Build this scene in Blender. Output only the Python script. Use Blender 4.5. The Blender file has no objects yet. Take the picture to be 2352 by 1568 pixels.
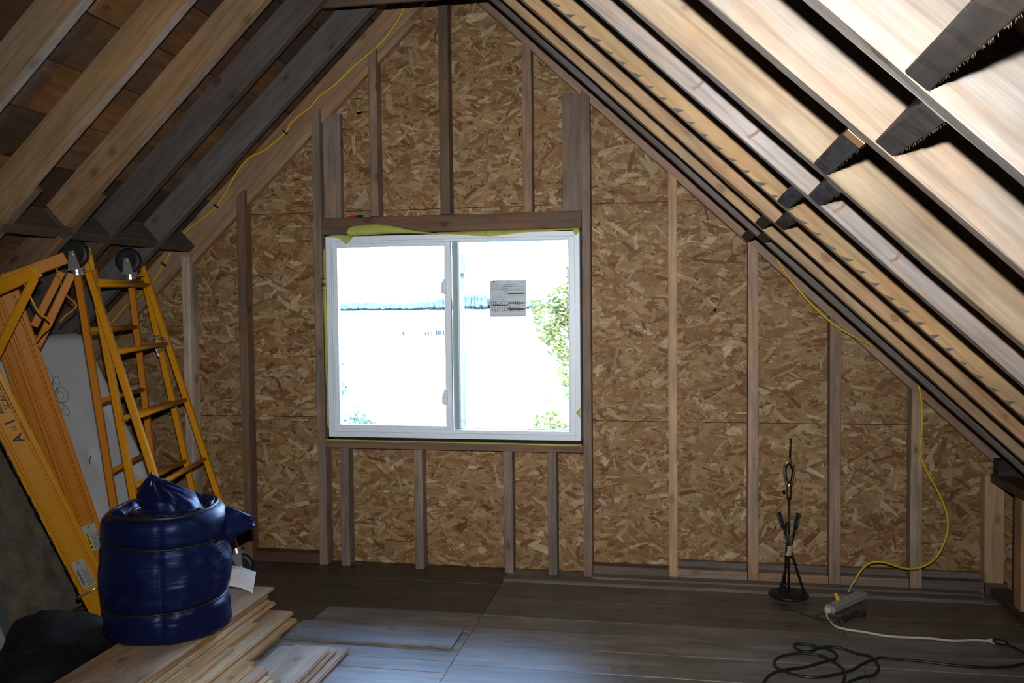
import bpy, bmesh, math, random
import numpy as np
from mathutils import Vector, Matrix, noise
random.seed(7)
S = bpy.context.scene
COL = S.collection

# ------------------------------------------------------------------ camera
FPX, YAW, PITCH, ROLL, CAMZ = 2017.93, 0.183104, -0.040797, -0.010391, 1.492
cy_, sy_, cp_, sp_ = math.cos(YAW), math.sin(YAW), math.cos(PITCH), math.sin(PITCH)
fwd = Vector((-sy_*cp_, cy_*cp_, sp_)); rt = Vector((cy_, sy_, 0)); up = rt.cross(fwd)
rt2 = rt*math.cos(ROLL) + up*math.sin(ROLL); up2 = -rt*math.sin(ROLL) + up*math.cos(ROLL)
CAMP = Vector((0, 0, CAMZ))
CAMM = Matrix((( rt2.x, up2.x, -fwd.x, CAMP.x), (rt2.y, up2.y, -fwd.y, CAMP.y), (rt2.z, up2.z, -fwd.z, CAMP.z), (0, 0, 0, 1)))
cam = bpy.data.cameras.new('camera'); camo = bpy.data.objects.new('camera', cam); COL.objects.link(camo)
cam.sensor_width = 36; cam.lens = FPX*36/2352; cam.clip_start = .05; cam.clip_end = 5000
camo.matrix_world = CAMM; S.camera = camo

# ------------------------------------------------------------------ world, sun, flash, exposure
W = bpy.data.worlds.new('world'); S.world = W; W.use_nodes = True
wn = W.node_tree.nodes; wl = W.node_tree.links
bgn = wn['Background']
tc = wn.new('ShaderNodeTexCoord'); sx = wn.new('ShaderNodeSeparateXYZ'); rmp = wn.new('ShaderNodeValToRGB')
wl.new(tc.outputs['Generated'], sx.inputs[0]); wl.new(sx.outputs['Z'], rmp.inputs[0]); wl.new(rmp.outputs[0], bgn.inputs[0])
rmp.color_ramp.elements[0].position = 0.0; rmp.color_ramp.elements[0].color = (.74, .90, 1.0, 1)
rmp.color_ramp.elements[1].position = .7; rmp.color_ramp.elements[1].color = (.27, .49, 1.0, 1)
bgn.inputs[1].default_value = 25.0
sun = bpy.data.lights.new('sun', 'SUN'); sun.energy = 20; sun.angle = .01; sun.color = (1, .95, .86)
suno = bpy.data.objects.new('sun', sun); COL.objects.link(suno)
suno.rotation_euler = Vector((-.35, .75, -.75)).to_track_quat('-Z', 'Y').to_euler()
fl = bpy.data.lights.new('camera_flash', 'AREA'); fl.shape = 'RECTANGLE'; fl.size = .055; fl.size_y = .03
fl.energy = 36; fl.color = (1, .975, .945); fl.spread = math.radians(90)
flo = bpy.data.objects.new('camera_flash', fl); COL.objects.link(flo)
flo.matrix_world = Matrix.Translation(up2*.185 + rt2*.0 + fwd*.02) @ CAMM @ Matrix.Rotation(math.radians(-2.5), 4, 'Y') @ Matrix.Rotation(math.radians(0), 4, 'X')
S.view_settings.view_transform = 'Standard'; S.view_settings.look = 'None'
S.view_settings.exposure = 0.0; S.view_settings.gamma = 1.0; S.view_settings.use_curve_mapping = False
try:
    S.cycles.use_denoising = True
    S.cycles.use_adaptive_sampling = True; S.cycles.adaptive_threshold = .05; S.cycles.adaptive_min_samples = 12
    S.cycles.max_bounces = 4; S.cycles.diffuse_bounces = 2; S.cycles.glossy_bounces = 2; S.cycles.transparent_max_bounces = 12
    S.cycles.sample_clamp_indirect = 4; S.cycles.caustics_reflective = False; S.cycles.caustics_refractive = False
except Exception: pass

# ------------------------------------------------------------------ materials
class NT:
    def __init__(s, name):
        s.m = bpy.data.materials.new(name); s.m.use_nodes = True
        s.t = s.m.node_tree; s.b = s.t.nodes['Principled BSDF']; s.out = s.t.nodes['Material Output']
    def n(s, typ, **kw):
        x = s.t.nodes.new(typ)
        for k, v in kw.items():
            if k.startswith('i_'):
                x.inputs[k[2:].replace('_', ' ')].default_value = v
            else: setattr(x, k, v)
        return x
    def l(s, a, b): s.t.links.new(a, b)
    def math(s, op, a, b=None, clamp=False):
        x = s.n('ShaderNodeMath', operation=op); x.use_clamp = clamp
        for i, v in enumerate((a, b)):
            if v is None: continue
            if isinstance(v, (int, float)): x.inputs[i].default_value = v
            else: s.l(v, x.inputs[i])
        return x.outputs[0]
    def mix(s, fac, a, b, blend='MIX'):
        x = s.n('ShaderNodeMix', data_type='RGBA', blend_type=blend)
        for i, v in ((0, fac), (6, a), (7, b)):
            if isinstance(v, (int, float)): x.inputs[i].default_value = v
            elif isinstance(v, tuple): x.inputs[i].default_value = v if len(v) == 4 else v + (1,)
            else: s.l(v, x.inputs[i])
        return x.outputs[2]
    def ramp(s, f, stops):
        x = s.n('ShaderNodeValToRGB'); e = x.color_ramp.elements
        while len(e) < len(stops): e.new(.5)
        for k, (p, c) in enumerate(stops):
            e[k].position = p; e[k].color = (c, c, c, 1) if isinstance(c, (int, float)) else (c + (1,) if len(c) == 3 else c)
        s.l(f, x.inputs[0]); return x.outputs[0]

def plain(name, col, rough=.5, metal=0, spec=.5, coat=0, bump=None, trans=0):
    t = NT(name); b = t.b
    b.inputs['Base Color'].default_value = col + (1,); b.inputs['Roughness'].default_value = rough
    b.inputs['Metallic'].default_value = metal; b.inputs['Specular IOR Level'].default_value = spec
    b.inputs['Coat Weight'].default_value = coat; b.inputs['Transmission Weight'].default_value = trans
    tcn = t.n('ShaderNodeTexCoord')
    nz = t.n('ShaderNodeTexNoise', i_Scale=(bump[0] if bump else 40.0), i_Detail=2.0)
    t.l(tcn.outputs['Object'], nz.inputs['Vector'])
    c = t.mix(1.0, col, t.ramp(nz.outputs['Fac'], [(.25, .82 if bump else .95), (.75, 1.12 if bump else 1.03)]), 'MULTIPLY'); t.l(c, b.inputs['Base Color'])
    if bump:
        bp = t.n('ShaderNodeBump', i_Strength=bump[1], i_Distance=.004); t.l(nz.outputs['Fac'], bp.inputs['Height']); t.l(bp.outputs[0], b.inputs['Normal'])
    return t.m

def wood(name, rough=.62, weather=0.0, knots=1.0, spec=.35, grain=1.0, patch=(.13, .12, .12)):
    """board lumber: tone from the object's own colour, grain along local X"""
    t = NT(name); b = t.b
    oi = t.n('ShaderNodeObjectInfo'); tcn = t.n('ShaderNodeTexCoord')
    off = t.n('ShaderNodeVectorMath', operation='SCALE'); off.inputs[0].default_value = (37, 19, 53); t.l(oi.outputs['Random'], off.inputs['Scale'])
    add = t.n('ShaderNodeVectorMath', operation='ADD'); t.l(tcn.outputs['Object'], add.inputs[0]); t.l(off.outputs[0], add.inputs[1])
    P = add.outputs[0]
    def mapped(sx_, sy, sz):
        m = t.n('ShaderNodeMapping'); m.inputs['Scale'].default_value = (sx_, sy, sz); t.l(P, m.inputs['Vector']); return m.outputs[0]
    n1 = t.n('ShaderNodeTexNoise', i_Scale=1.0, i_Detail=4.0, i_Roughness=.7); t.l(mapped(4.5, 130, 130), n1.inputs['Vector'])
    n2 = t.n('ShaderNodeTexNoise', i_Scale=1.0, i_Detail=3.0, i_Roughness=.6); t.l(mapped(2.6, 9, 9), n2.inputs['Vector'])
    wv = t.n('ShaderNodeTexWave', wave_type='RINGS', rings_direction='X', i_Scale=4.5, i_Distortion=7.0, i_Detail=1.0)
    wv.inputs['Detail Scale'].default_value = .8
    t.l(mapped(.35, 1.6, 1.6), wv.inputs['Vector'])
    sc_ = t.n('ShaderNodeSeparateColor'); t.l(n2.outputs['Color'], sc_.inputs[0])
    base = oi.outputs['Color']
    c = t.mix(t.math('MULTIPLY', t.ramp(sc_.outputs['Green'], [(.42, 0.0), (.62, 1.0)]), .55), base, t.mix(1.0, base, (1.08, .84, .62), 'MULTIPLY'))
    c = t.mix(1.0, c, t.ramp(n1.outputs['Fac'], [(.3, 1-.22*grain), (.7, 1+.12*grain)]), 'MULTIPLY')
    c = t.mix(1.0, c, t.ramp(wv.outputs['Fac'], [(0, (1-.13*grain, 1-.17*grain, 1-.21*grain)), (.2, 1.0), (1, 1.03)]), 'MULTIPLY')
    c = t.mix(1.0, c, t.ramp(n2.outputs['Fac'], [(.3, .74), (.7, 1.2)]), 'MULTIPLY')
    if weather > 0:
        n4 = t.n('ShaderNodeTexNoise', i_Scale=1.0, i_Detail=4.0, i_Roughness=.65); t.l(mapped(2.2, 9, 9), n4.inputs['Vector'])
        c = t.mix(t.math('MULTIPLY', t.ramp(n4.outputs['Fac'], [(.42, 0.0), (.66, 1.0)]), weather), c, patch)
    if knots > 0:
        vo = t.n('ShaderNodeTexVoronoi', feature='F1', i_Scale=1.0); t.l(mapped(4.6, 7.5, 7.5), vo.inputs['Vector'])
        d = vo.outputs['Distance']
        ring = t.ramp(d, [(.03, 1.0), (.07, .7), (.095, 1.0), (.12, .3), (.24, 0.0)])
        c = t.mix(t.math('MULTIPLY', ring, .85*knots), c, t.mix(1.0, base, (.34, .22, .15), 'MULTIPLY'))
    t.l(c, b.inputs['Base Color'])
    b.inputs['Roughness'].default_value = rough; b.inputs['Specular IOR Level'].default_value = spec
    bp = t.n('ShaderNodeBump', i_Strength=.25, i_Distance=.003); t.l(n1.outputs['Fac'], bp.inputs['Height']); t.l(bp.outputs[0], b.inputs['Normal'])
    return t.m

M = {}
M['wood'] = wood('rough_lumber', .6, .12, .8)
M['wood_old'] = wood('weathered_lumber', .7, .55, 1.0, patch=(.085, .07, .06))
M['sheath'] = wood('roof_board_wood', .7, .6, 1.0, patch=(.045, .04, .035), grain=1.1)
M['pine'] = wood('pine_boards', .55, 0, .8, spec=.4)
M['floor'] = wood('grey_floor_boards', .42, .45, .7, spec=.5, patch=(.08, .075, .07))
M['ply'] = wood('old_plywood', .75, .5, .25, patch=(.06, .055, .045), grain=.5)

def osb_mat():
    t = NT('strand_board'); b = t.b
    a = t.n('ShaderNodeAttribute', attribute_name='tone'); u = t.n('ShaderNodeAttribute', attribute_name='fibre')
    mp = t.n('ShaderNodeMapping'); mp.inputs['Scale'].default_value = (9, 190, 1); t.l(u.outputs['Vector'], mp.inputs['Vector'])
    n1 = t.n('ShaderNodeTexNoise', i_Scale=1.0, i_Detail=5.0, i_Roughness=.6); t.l(mp.outputs[0], n1.inputs['Vector'])
    tcn = t.n('ShaderNodeTexCoord')
    n2 = t.n('ShaderNodeTexNoise', i_Scale=24.0, i_Detail=5.0, i_Roughness=.7); t.l(tcn.outputs['Object'], n2.inputs['Vector'])
    c = t.mix(1.0, a.outputs['Color'], t.ramp(n1.outputs['Fac'], [(.28, .62), (.5, 1.0), (.75, 1.22)]), 'MULTIPLY')
    c = t.mix(1.0, c, t.ramp(n2.outputs['Fac'], [(.3, .78), (.6, 1.06)]), 'MULTIPLY')
    t.l(c, b.inputs['Base Color']); b.inputs['Roughness'].default_value = .6; b.inputs['Specular IOR Level'].default_value = .2
    bp = t.n('ShaderNodeBump', i_Strength=.3, i_Distance=.002); t.l(n1.outputs['Fac'], bp.inputs['Height']); t.l(bp.outputs[0], b.inputs['Normal'])
    return t.m
M['osb'] = osb_mat()

def glass_mat():
    t = NT('window_glass'); t.t.nodes.remove(t.b)
    tr = t.n('ShaderNodeBsdfTransparent'); tr.inputs[0].default_value = (.97, 1, .99, 1)
    gl = t.n('ShaderNodeBsdfGlossy'); gl.inputs['Roughness'].default_value = .02
    lw = t.n('ShaderNodeFresnel'); lw.inputs['IOR'].default_value = 1.45
    mx = t.n('ShaderNodeMixShader'); t.l(lw.outputs[0], mx.inputs[0]); t.l(tr.outputs[0], mx.inputs[1]); t.l(gl.outputs[0], mx.inputs[2])
    t.l(mx.outputs[0], t.out.inputs[0]); return t.m
M['glass'] = glass_mat()
M['vinyl'] = plain('white_vinyl', (.76, .85, .95), .4, spec=.5)
M['gasket'] = plain('grey_green_gasket', (.26, .36, .36), .5)
M['yellow'] = plain('yellow_enamel', (.66, .285, .010), .36, spec=.35, coat=.1)
M['orange'] = plain('faded_orange_enamel', (.54, .195, .014), .45, spec=.2)
M['chip'] = plain('rust_chips', (.03, .02, .018), .7)
M['black'] = plain('black_rubber', (.012, .013, .014), .45, bump=(80, .2))
M['iron'] = plain('black_iron', (.012, .011, .011), .5, metal=.2)
M['chrome'] = plain('zinc_plate', (.72, .73, .72), .32, metal=.85)
M['brass'] = plain('aged_brass', (.55, .42, .2), .25, metal=1)
M['ycord'] = plain('yellow_cable_jacket', (.62, .40, .02), .45)
M['wcord'] = plain('white_cord', (.55, .54, .48), .5)
M['bcord'] = plain('dark_green_black_cord', (.012, .02, .02), .42)
M['brcord'] = plain('brown_cord', (.05, .03, .018), .5)
M['strip'] = plain('grey_plastic', (.30, .30, .30), .5)
M['tape'] = plain('yellow_green_flashing', (.42, .46, .10), .55, bump=(18, .15))
M['ink'] = plain('black_ink', (.015, .015, .018), .6)
M['greyink'] = plain('grey_ink', (.13, .15, .18), .6)
M['decal'] = plain('pale_decal', (.42, .42, .40), .3)
M['decalyellow'] = plain('yellow_decal', (.55, .5, .05), .4)
M['red'] = plain('red_paint', (.5, .02, .02), .4)
M['paper'] = plain('white_paper', (.72, .76, .80), .7)
M['fabric_black'] = plain('black_fabric', (.0045, .005, .006), .8, bump=(14, .5))
M['white'] = plain('white_panel_paint', (.52, .56, .60), .5)
M['trimgreen'] = plain('grey_green_edge', (.13, .17, .16), .5)
M['tie'] = plain('raffia_tie', (.45, .32, .2), .8)
M['bark'] = plain('grey_bark', (.16, .13, .1), .9, bump=(20, .5))
M['pilings'] = plain('wet_timber', (.012, .018, .024), .9)
M['polewood'] = plain('utility_pole_wood', (.05, .05, .05), .9)
M['porch'] = plain('pale_roof_metal', (.8, .84, .84), .5)
M['splinter'] = plain('pale_splinters', (.45, .36, .22), .8); M['freshcut'] = plain('fresh_cut_wood', (.55, .30, .13), .6)
M['stain'] = plain('grey_stain', (.10, .10, .095), .8)

def leaf_mat(name, c1, c2):
    t = NT(name); b = t.b
    oi = t.n('ShaderNodeNewGeometry'); 
    c = t.mix(oi.outputs['Random Per Island'], c1, c2); t.l(c, b.inputs['Base Color'])
    b.inputs['Roughness'].default_value = .5; b.inputs['Transmission Weight'].default_value = 0
    tl = t.n('ShaderNodeBsdfTranslucent'); t.l(c, tl.inputs['Color'])
    mx = t.n('ShaderNodeMixShader'); mx.inputs[0].default_value = .4
    t.l(b.outputs[0], mx.inputs[1]); t.l(tl.outputs[0], mx.inputs[2]); t.l(mx.outputs[0], t.out.inputs[0]); return t.m
M['leaf'] = leaf_mat('green_leaves', (.095, .115, .026), (.19, .18, .055))
M['leaf2'] = leaf_mat('blue_green_leaves', (.03, .062, .042), (.065, .098, .06))
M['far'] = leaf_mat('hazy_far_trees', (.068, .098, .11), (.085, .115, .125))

def water_mat():
    t = NT('lake_water'); b = t.b
    tcn = t.n('ShaderNodeTexCoord'); mp = t.n('ShaderNodeMapping'); mp.inputs['Scale'].default_value = (.25, .9, 1); t.l(tcn.outputs['Object'], mp.inputs['Vector'])
    nz = t.n('ShaderNodeTexNoise', i_Scale=1.0, i_Detail=6.0, i_Roughness=.6); t.l(mp.outputs[0], nz.inputs['Vector'])
    c = t.mix(t.ramp(nz.outputs['Fac'], [(.42, 0.0), (.58, 1.0)]), (.040, .043, .036), (.060, .056, .046)); t.l(c, b.inputs['Base Color']); b.inputs['Roughness'].default_value = .3  # light and dark of the ripples painted into the base colour
    b.inputs['Specular IOR Level'].default_value = .02
    bp = t.n('ShaderNodeBump', i_Strength=.35, i_Distance=.3); t.l(nz.outputs['Fac'], bp.inputs['Height']); t.l(bp.outputs[0], b.inputs['Normal'])
    return t.m
M['water'] = water_mat()

def nylon_mat():
    t = NT('navy_nylon'); b = t.b
    tcn = t.n('ShaderNodeTexCoord'); mp = t.n('ShaderNodeMapping'); mp.inputs['Scale'].default_value = (5, 5, 24); t.l(tcn.outputs['Object'], mp.inputs['Vector'])
    nz = t.n('ShaderNodeTexNoise', i_Scale=1.0, i_Detail=3.0, i_Roughness=.5); nz.inputs['Distortion'].default_value = .6; t.l(mp.outputs[0], nz.inputs['Vector'])
    b.inputs['Base Color'].default_value = (.0042, .0075, .044, 1); b.inputs['Roughness'].default_value = .42; b.inputs['Specular IOR Level'].default_value = .55
    b.inputs['Specular Tint'].default_value = (.35, .5, 1, 1)
    b.inputs['Sheen Weight'].default_value = .03; b.inputs['Sheen Roughness'].default_value = .4; b.inputs['Sheen Tint'].default_value = (.1, .2, .8, 1)
    bp = t.n('ShaderNodeBump', i_Strength=.45, i_Distance=.012); t.l(nz.outputs['Fac'], bp.inputs['Height']); t.l(bp.outputs[0], b.inputs['Normal'])
    return t.m
M['nylon'] = nylon_mat()

def mattress_mat():
    t = NT('quilted_white_ticking'); b = t.b
    tcn = t.n('ShaderNodeTexCoord'); wv = t.n('ShaderNodeTexWave', i_Scale=60.0, i_Distortion=2.0); t.l(tcn.outputs['Object'], wv.inputs['Vector'])
    wv.bands_direction = 'Z'
    b.inputs['Base Color'].default_value = (.66, .70, .77, 1); b.inputs['Roughness'].default_value = .7
    bp = t.n('ShaderNodeBump', i_Strength=.12, i_Distance=.003); t.l(wv.outputs['Fac'], bp.inputs['Height']); t.l(bp.outputs[0], b.inputs['Normal'])
    return t.m
M['mattress'] = mattress_mat()

# ------------------------------------------------------------------ helpers
WM = {}
def link(o, parent=None, world=None):
    COL.objects.link(o)
    w = world.copy() if world is not None else Matrix.Identity(4)
    WM[o.name] = w
    if parent is not None:
        o.parent = parent; o.matrix_parent_inverse = WM[parent.name].inverted()
    o.matrix_basis = w
    return o
def root(name, loc=(0, 0, 0), label=None, cat=None, group=None, kind=None):
    o = bpy.data.objects.new(name, None); o.empty_display_size = .05
    link(o, None, Matrix.Translation(Vector(loc))); tag(o, label, cat, group, kind); return o
def tag(o, label=None, cat=None, group=None, kind=None):
    for k, v in (('label', label), ('category', cat), ('group', group), ('kind', kind)):
        if v: o[k] = v
    return o
class MB:
    def __init__(s): s.v = []; s.f = []
    def add(s, vs, fs):
        n = len(s.v); s.v += [tuple(x) for x in vs]; s.f += [tuple(i+n for i in q) for q in fs]; return s
    def box(s, x0, x1, y0, y1, z0, z1):
        return s.add([(x, y, z) for x in (x0, x1) for y in (y0, y1) for z in (z0, z1)],
                     [(0, 1, 3, 2), (4, 6, 7, 5), (0, 4, 5, 1), (2, 3, 7, 6), (0, 2, 6, 4), (1, 5, 7, 3)])
    def bar(s, p0, p1, w, h, upv=(0, 0, 1)):
        p0, p1 = Vector(p0), Vector(p1); d = (p1-p0).normalized(); u = Vector(upv); sd = d.cross(u)
        if sd.length < 1e-4: sd = d.cross(Vector((1, 0, 0)))
        sd.normalize(); u = sd.cross(d)
        vs = [p+sd*a*w/2+u*b*h/2 for p in (p0, p1) for a in (-1, 1) for b in (-1, 1)]
        return s.add(vs, [(0, 1, 3, 2), (4, 6, 7, 5), (0, 4, 5, 1), (2, 3, 7, 6), (0, 2, 6, 4), (1, 5, 7, 3)])
    def tube(s, pts, r, n=8, closed=False, caps=True):
        pts = [Vector(p) for p in pts]; N = len(pts); rings = []; ref = None
        for i, p in enumerate(pts):
            a = pts[i-1] if i > 0 or closed else p; b = pts[(i+1) % N] if i < N-1 or closed else p
            d = (b-a).normalized()
            if ref is None: ref = d.orthogonal().normalized()
            ref = (ref - d*ref.dot(d)); ref = ref.normalized() if ref.length > 1e-6 else d.orthogonal().normalized()
            bn = d.cross(ref); rr = r[i] if isinstance(r, (list, tuple)) else r
            rings.append([p+(ref*math.cos(2*math.pi*k/n)+bn*math.sin(2*math.pi*k/n))*rr for k in range(n)])
        vs = [q for R_ in rings for q in R_]; fs = []
        for i in range(N if closed else N-1):
            j = (i+1) % N
            for k in range(n): fs.append((i*n+k, i*n+(k+1) % n, j*n+(k+1) % n, j*n+k))
        if caps and not closed: fs += [tuple(range(n))[::-1], tuple((N-1)*n+k for k in range(n))]
        return s.add(vs, fs)
    def lathe(s, prof, c=(0, 0, 0), n=24, axis='z'):
        vs = []; fs = []
        for (r, h) in prof:
            for k in range(n):
                a = 2*math.pi*k/n; x, y = r*math.cos(a), r*math.sin(a)
                q = (x, y, h) if axis == 'z' else ((x, h, y) if axis == 'y' else (h, x, y))
                vs.append((q[0]+c[0], q[1]+c[1], q[2]+c[2]))
        for i in range(len(prof)-1):
            for k in range(n): fs.append((i*n+k, i*n+(k+1) % n, (i+1)*n+(k+1) % n, (i+1)*n+k))
        return s.add(vs, fs)
    def disc(s, c, r, axis='y', n=16):
        vs = []
        for k in range(n):
            a = 2*math.pi*k/n; q = [r*math.cos(a), r*math.sin(a)]
            vs.append({'y': (c[0]+q[0], c[1], c[2]+q[1]), 'x': (c[0], c[1]+q[0], c[2]+q[1]), 'z': (c[0]+q[0], c[1]+q[1], c[2])}[axis])
        return s.add(vs, [tuple(range(n))])
    def build(s, name, mat, parent=None, smooth=False, color=None, world=None, label=None, bevel=0):
        me = bpy.data.meshes.new(name); me.from_pydata(s.v, [], s.f)
        bm = bmesh.new(); bm.from_mesh(me); bmesh.ops.recalc_face_normals(bm, faces=bm.faces)
        if bevel: bmesh.ops.bevel(bm, geom=bm.edges[:], offset=bevel, segments=1, affect='EDGES', clamp_overlap=True)
        bm.to_mesh(me); bm.free()
        me.materials.append(M[mat] if isinstance(mat, str) else mat)
        if smooth: me.polygons.foreach_set('use_smooth', [True]*len(me.polygons))
        o = bpy.data.objects.new(name, me)
        if color: o.color = tuple(color) + ((1,) if len(color) == 3 else ())
        link(o, parent, world)
        if label: o['label'] = label
        return o
def spline(pts, n=6, closed=False):
    P = [Vector(p) for p in pts]; out = []; N = len(P)
    for i in range(N if closed else N-1):
        a, b, c, d = [P[(i+k) % N] if closed else P[min(max(i+k, 0), N-1)] for k in (-1, 0, 1, 2)]
        for j in range(n):
            t = j/n; out.append(.5*((2*b)+(c-a)*t+(2*a-5*b+4*c-d)*t*t+(3*b-a-3*c+d)*t**3))
    if not closed: out.append(P[-1])
    return out
def jit(c, a=.08):
    k = 1+random.uniform(-a, a); return tuple(max(0, x*k*(1+random.uniform(-a*.3, a*.3))) for x in c)
def beam(name, p0, p1, upv, w, h, mat, color, parent, seg=1, rough=0.0, ch=.0025, label=None, shear0=0, shear1=0):
    """a timber from p0 to p1 (centre line); h along upv, w across; local X runs with the grain"""
    p0, p1 = Vector(p0), Vector(p1); L = (p1-p0).length; d = (p1-p0)/L
    u = Vector(upv); u = (u-d*u.dot(d)).normalized(); sd = u.cross(d)
    mw = Matrix(((d.x, sd.x, u.x, p0.x), (d.y, sd.y, u.y, p0.y), (d.z, sd.z, u.z, p0.z), (0, 0, 0, 1)))
    a, b = w/2, h/2; c = min(ch, a*.4, b*.4)
    prof = [(-a+c, -b), (a-c, -b), (a, -b+c), (a, b-c), (a-c, b), (-a+c, b), (-a, b-c), (-a, -b+c)]
    m = MB(); vs = []; fs = []
    for i in range(seg+1):
        x = L*i/seg
        for (y, z) in prof:
            xx = x + (shear0*z if i == 0 else 0) + (shear1*z if i == seg else 0)
            dy = dz = 0
            if rough: dy = random.uniform(-rough, rough); dz = random.uniform(-rough, rough)
            vs.append((xx, y+dy, z+dz))
    for i in range(seg):
        for k in range(8): fs.append((i*8+k, i*8+(k+1) % 8, (i+1)*8+(k+1) % 8, (i+1)*8+k))
    fs += [tuple(range(8)), tuple(seg*8+k for k in range(8))]
    m.add(vs, fs)
    return m.build(name, mat, parent, color=color, world=mw, label=label)
def text_mesh(name, s, size, mat, parent, world, mirror=False, label=None, bold=0.0):
    cu = bpy.data.curves.new(name, 'FONT'); cu.body = s; cu.size = size; cu.align_x = 'CENTER'; cu.align_y = 'CENTER'; cu.offset = bold; cu.extrude = .0002
    ob = bpy.data.objects.new(name, cu); COL.objects.link(ob)
    dg = bpy.context.evaluated_depsgraph_get(); dg.update()
    me = bpy.data.meshes.new_from_object(ob.evaluated_get(dg)); bpy.data.objects.remove(ob); bpy.data.curves.remove(cu)
    if mirror: me.transform(Matrix.Scale(-1, 4, (1, 0, 0)))
    me.materials.clear(); me.materials.append(M[mat])
    o = bpy.data.objects.new(name, me); link(o, parent, world)
    if label: o['label'] = label
    return o
def frame_m(o, x, y):
    x = Vector(x).normalized(); y = Vector(y); y = (y-x*y.dot(x)).normalized(); z = x.cross(y); o = Vector(o)
    return Matrix(((x.x, y.x, z.x, o.x), (x.y, y.y, z.y, o.y), (x.z, y.z, z.z, o.z), (0, 0, 0, 1)))

# ------------------------------------------------------------------ measures of the attic
D = 4.763; YO = 4.852          # stud fronts, face of the strand board
RX, RZ, SR, SL = -1.228, 3.315, .938, .946
XR, XL = 1.66, -4.06
def zr(x): return RZ - SR*(x-RX)
def zl(x): return RZ + SL*(x-RX)
DEP = .14
nR = Vector((SR, 0, 1)).normalized(); nL = Vector((-SL, 0, 1)).normalized()
dR = Vector((1, 0, -SR)).normalized(); dL = Vector((-1, 0, -SL)).normalized()
YB = -1.6
TAN = (.50, .32, .165); TAN2 = (.58, .41, .24); ORG = (.55, .33, .14); PALE = (.56, .50, .43); DGREY = (.105, .095, .095); DKBR = (.06, .045, .04)
BROWN = (.20, .125, .08); GREYW = (.27, .22, .185); WEATH = (.25, .19, .145)

# ------------------------------------------------------------------ floor
floor = root('floor', label='grey weathered plank floor of the attic', cat='floor', kind='structure')
MB().box(XL-.2, XR+.2, YB-.1, 5.0, -.06, -.031).build('subfloor', 'floor', floor, color=(.03, .028, .025))
def fboard(x0, x1, y0, y1, z=0.0, c=None, th=.028):
    c = c or jit(random.choice([(.115, .108, .105), (.14, .135, .13), (.10, .09, .085), (.155, .15, .15)]), .15)
    yc = (y0+y1)/2
    beam('floor_board', (x0+.0015, yc, z-th/2), (x1-.0015, yc, z-th/2), (0, 0, 1), (y1-y0)-.004, th, 'floor', c, floor, seg=2, rough=.0008, ch=.002)
DK = (.065, .052, .044)
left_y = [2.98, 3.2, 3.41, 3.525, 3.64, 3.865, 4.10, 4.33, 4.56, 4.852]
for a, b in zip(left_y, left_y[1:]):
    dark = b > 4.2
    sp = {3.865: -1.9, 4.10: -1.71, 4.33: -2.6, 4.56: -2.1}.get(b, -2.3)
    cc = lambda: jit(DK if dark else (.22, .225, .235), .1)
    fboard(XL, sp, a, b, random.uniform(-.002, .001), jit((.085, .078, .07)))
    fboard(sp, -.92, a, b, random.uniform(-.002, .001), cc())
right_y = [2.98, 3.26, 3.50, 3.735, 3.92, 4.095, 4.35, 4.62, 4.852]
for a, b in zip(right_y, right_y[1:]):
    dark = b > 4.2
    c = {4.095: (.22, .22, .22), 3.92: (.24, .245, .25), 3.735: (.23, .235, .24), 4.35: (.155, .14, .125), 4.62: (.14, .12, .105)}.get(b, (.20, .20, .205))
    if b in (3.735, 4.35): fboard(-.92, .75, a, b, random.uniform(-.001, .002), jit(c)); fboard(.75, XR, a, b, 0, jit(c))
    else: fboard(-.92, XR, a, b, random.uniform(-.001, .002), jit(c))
fboard(-1.735, -.955, 3.645, 3.87, .013, (.27, .28, .31), .012)
y = 2.98
while y > YB:
    s = random.uniform(-2, .5); fboard(XL, s, y-.23, y); fboard(s, XR, y-.23, y); y -= .23
# thin boards lying along the foot of the gable wall
for (x0, x1, y0, y1, z) in ((-.92, 1.50, 4.625, 4.70, .012), (-.44, 1.52, 4.695, 4.762, .022)):
    fboard(x0, x1, y0, y1, z, (.16, .135, .12), .02)

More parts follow.
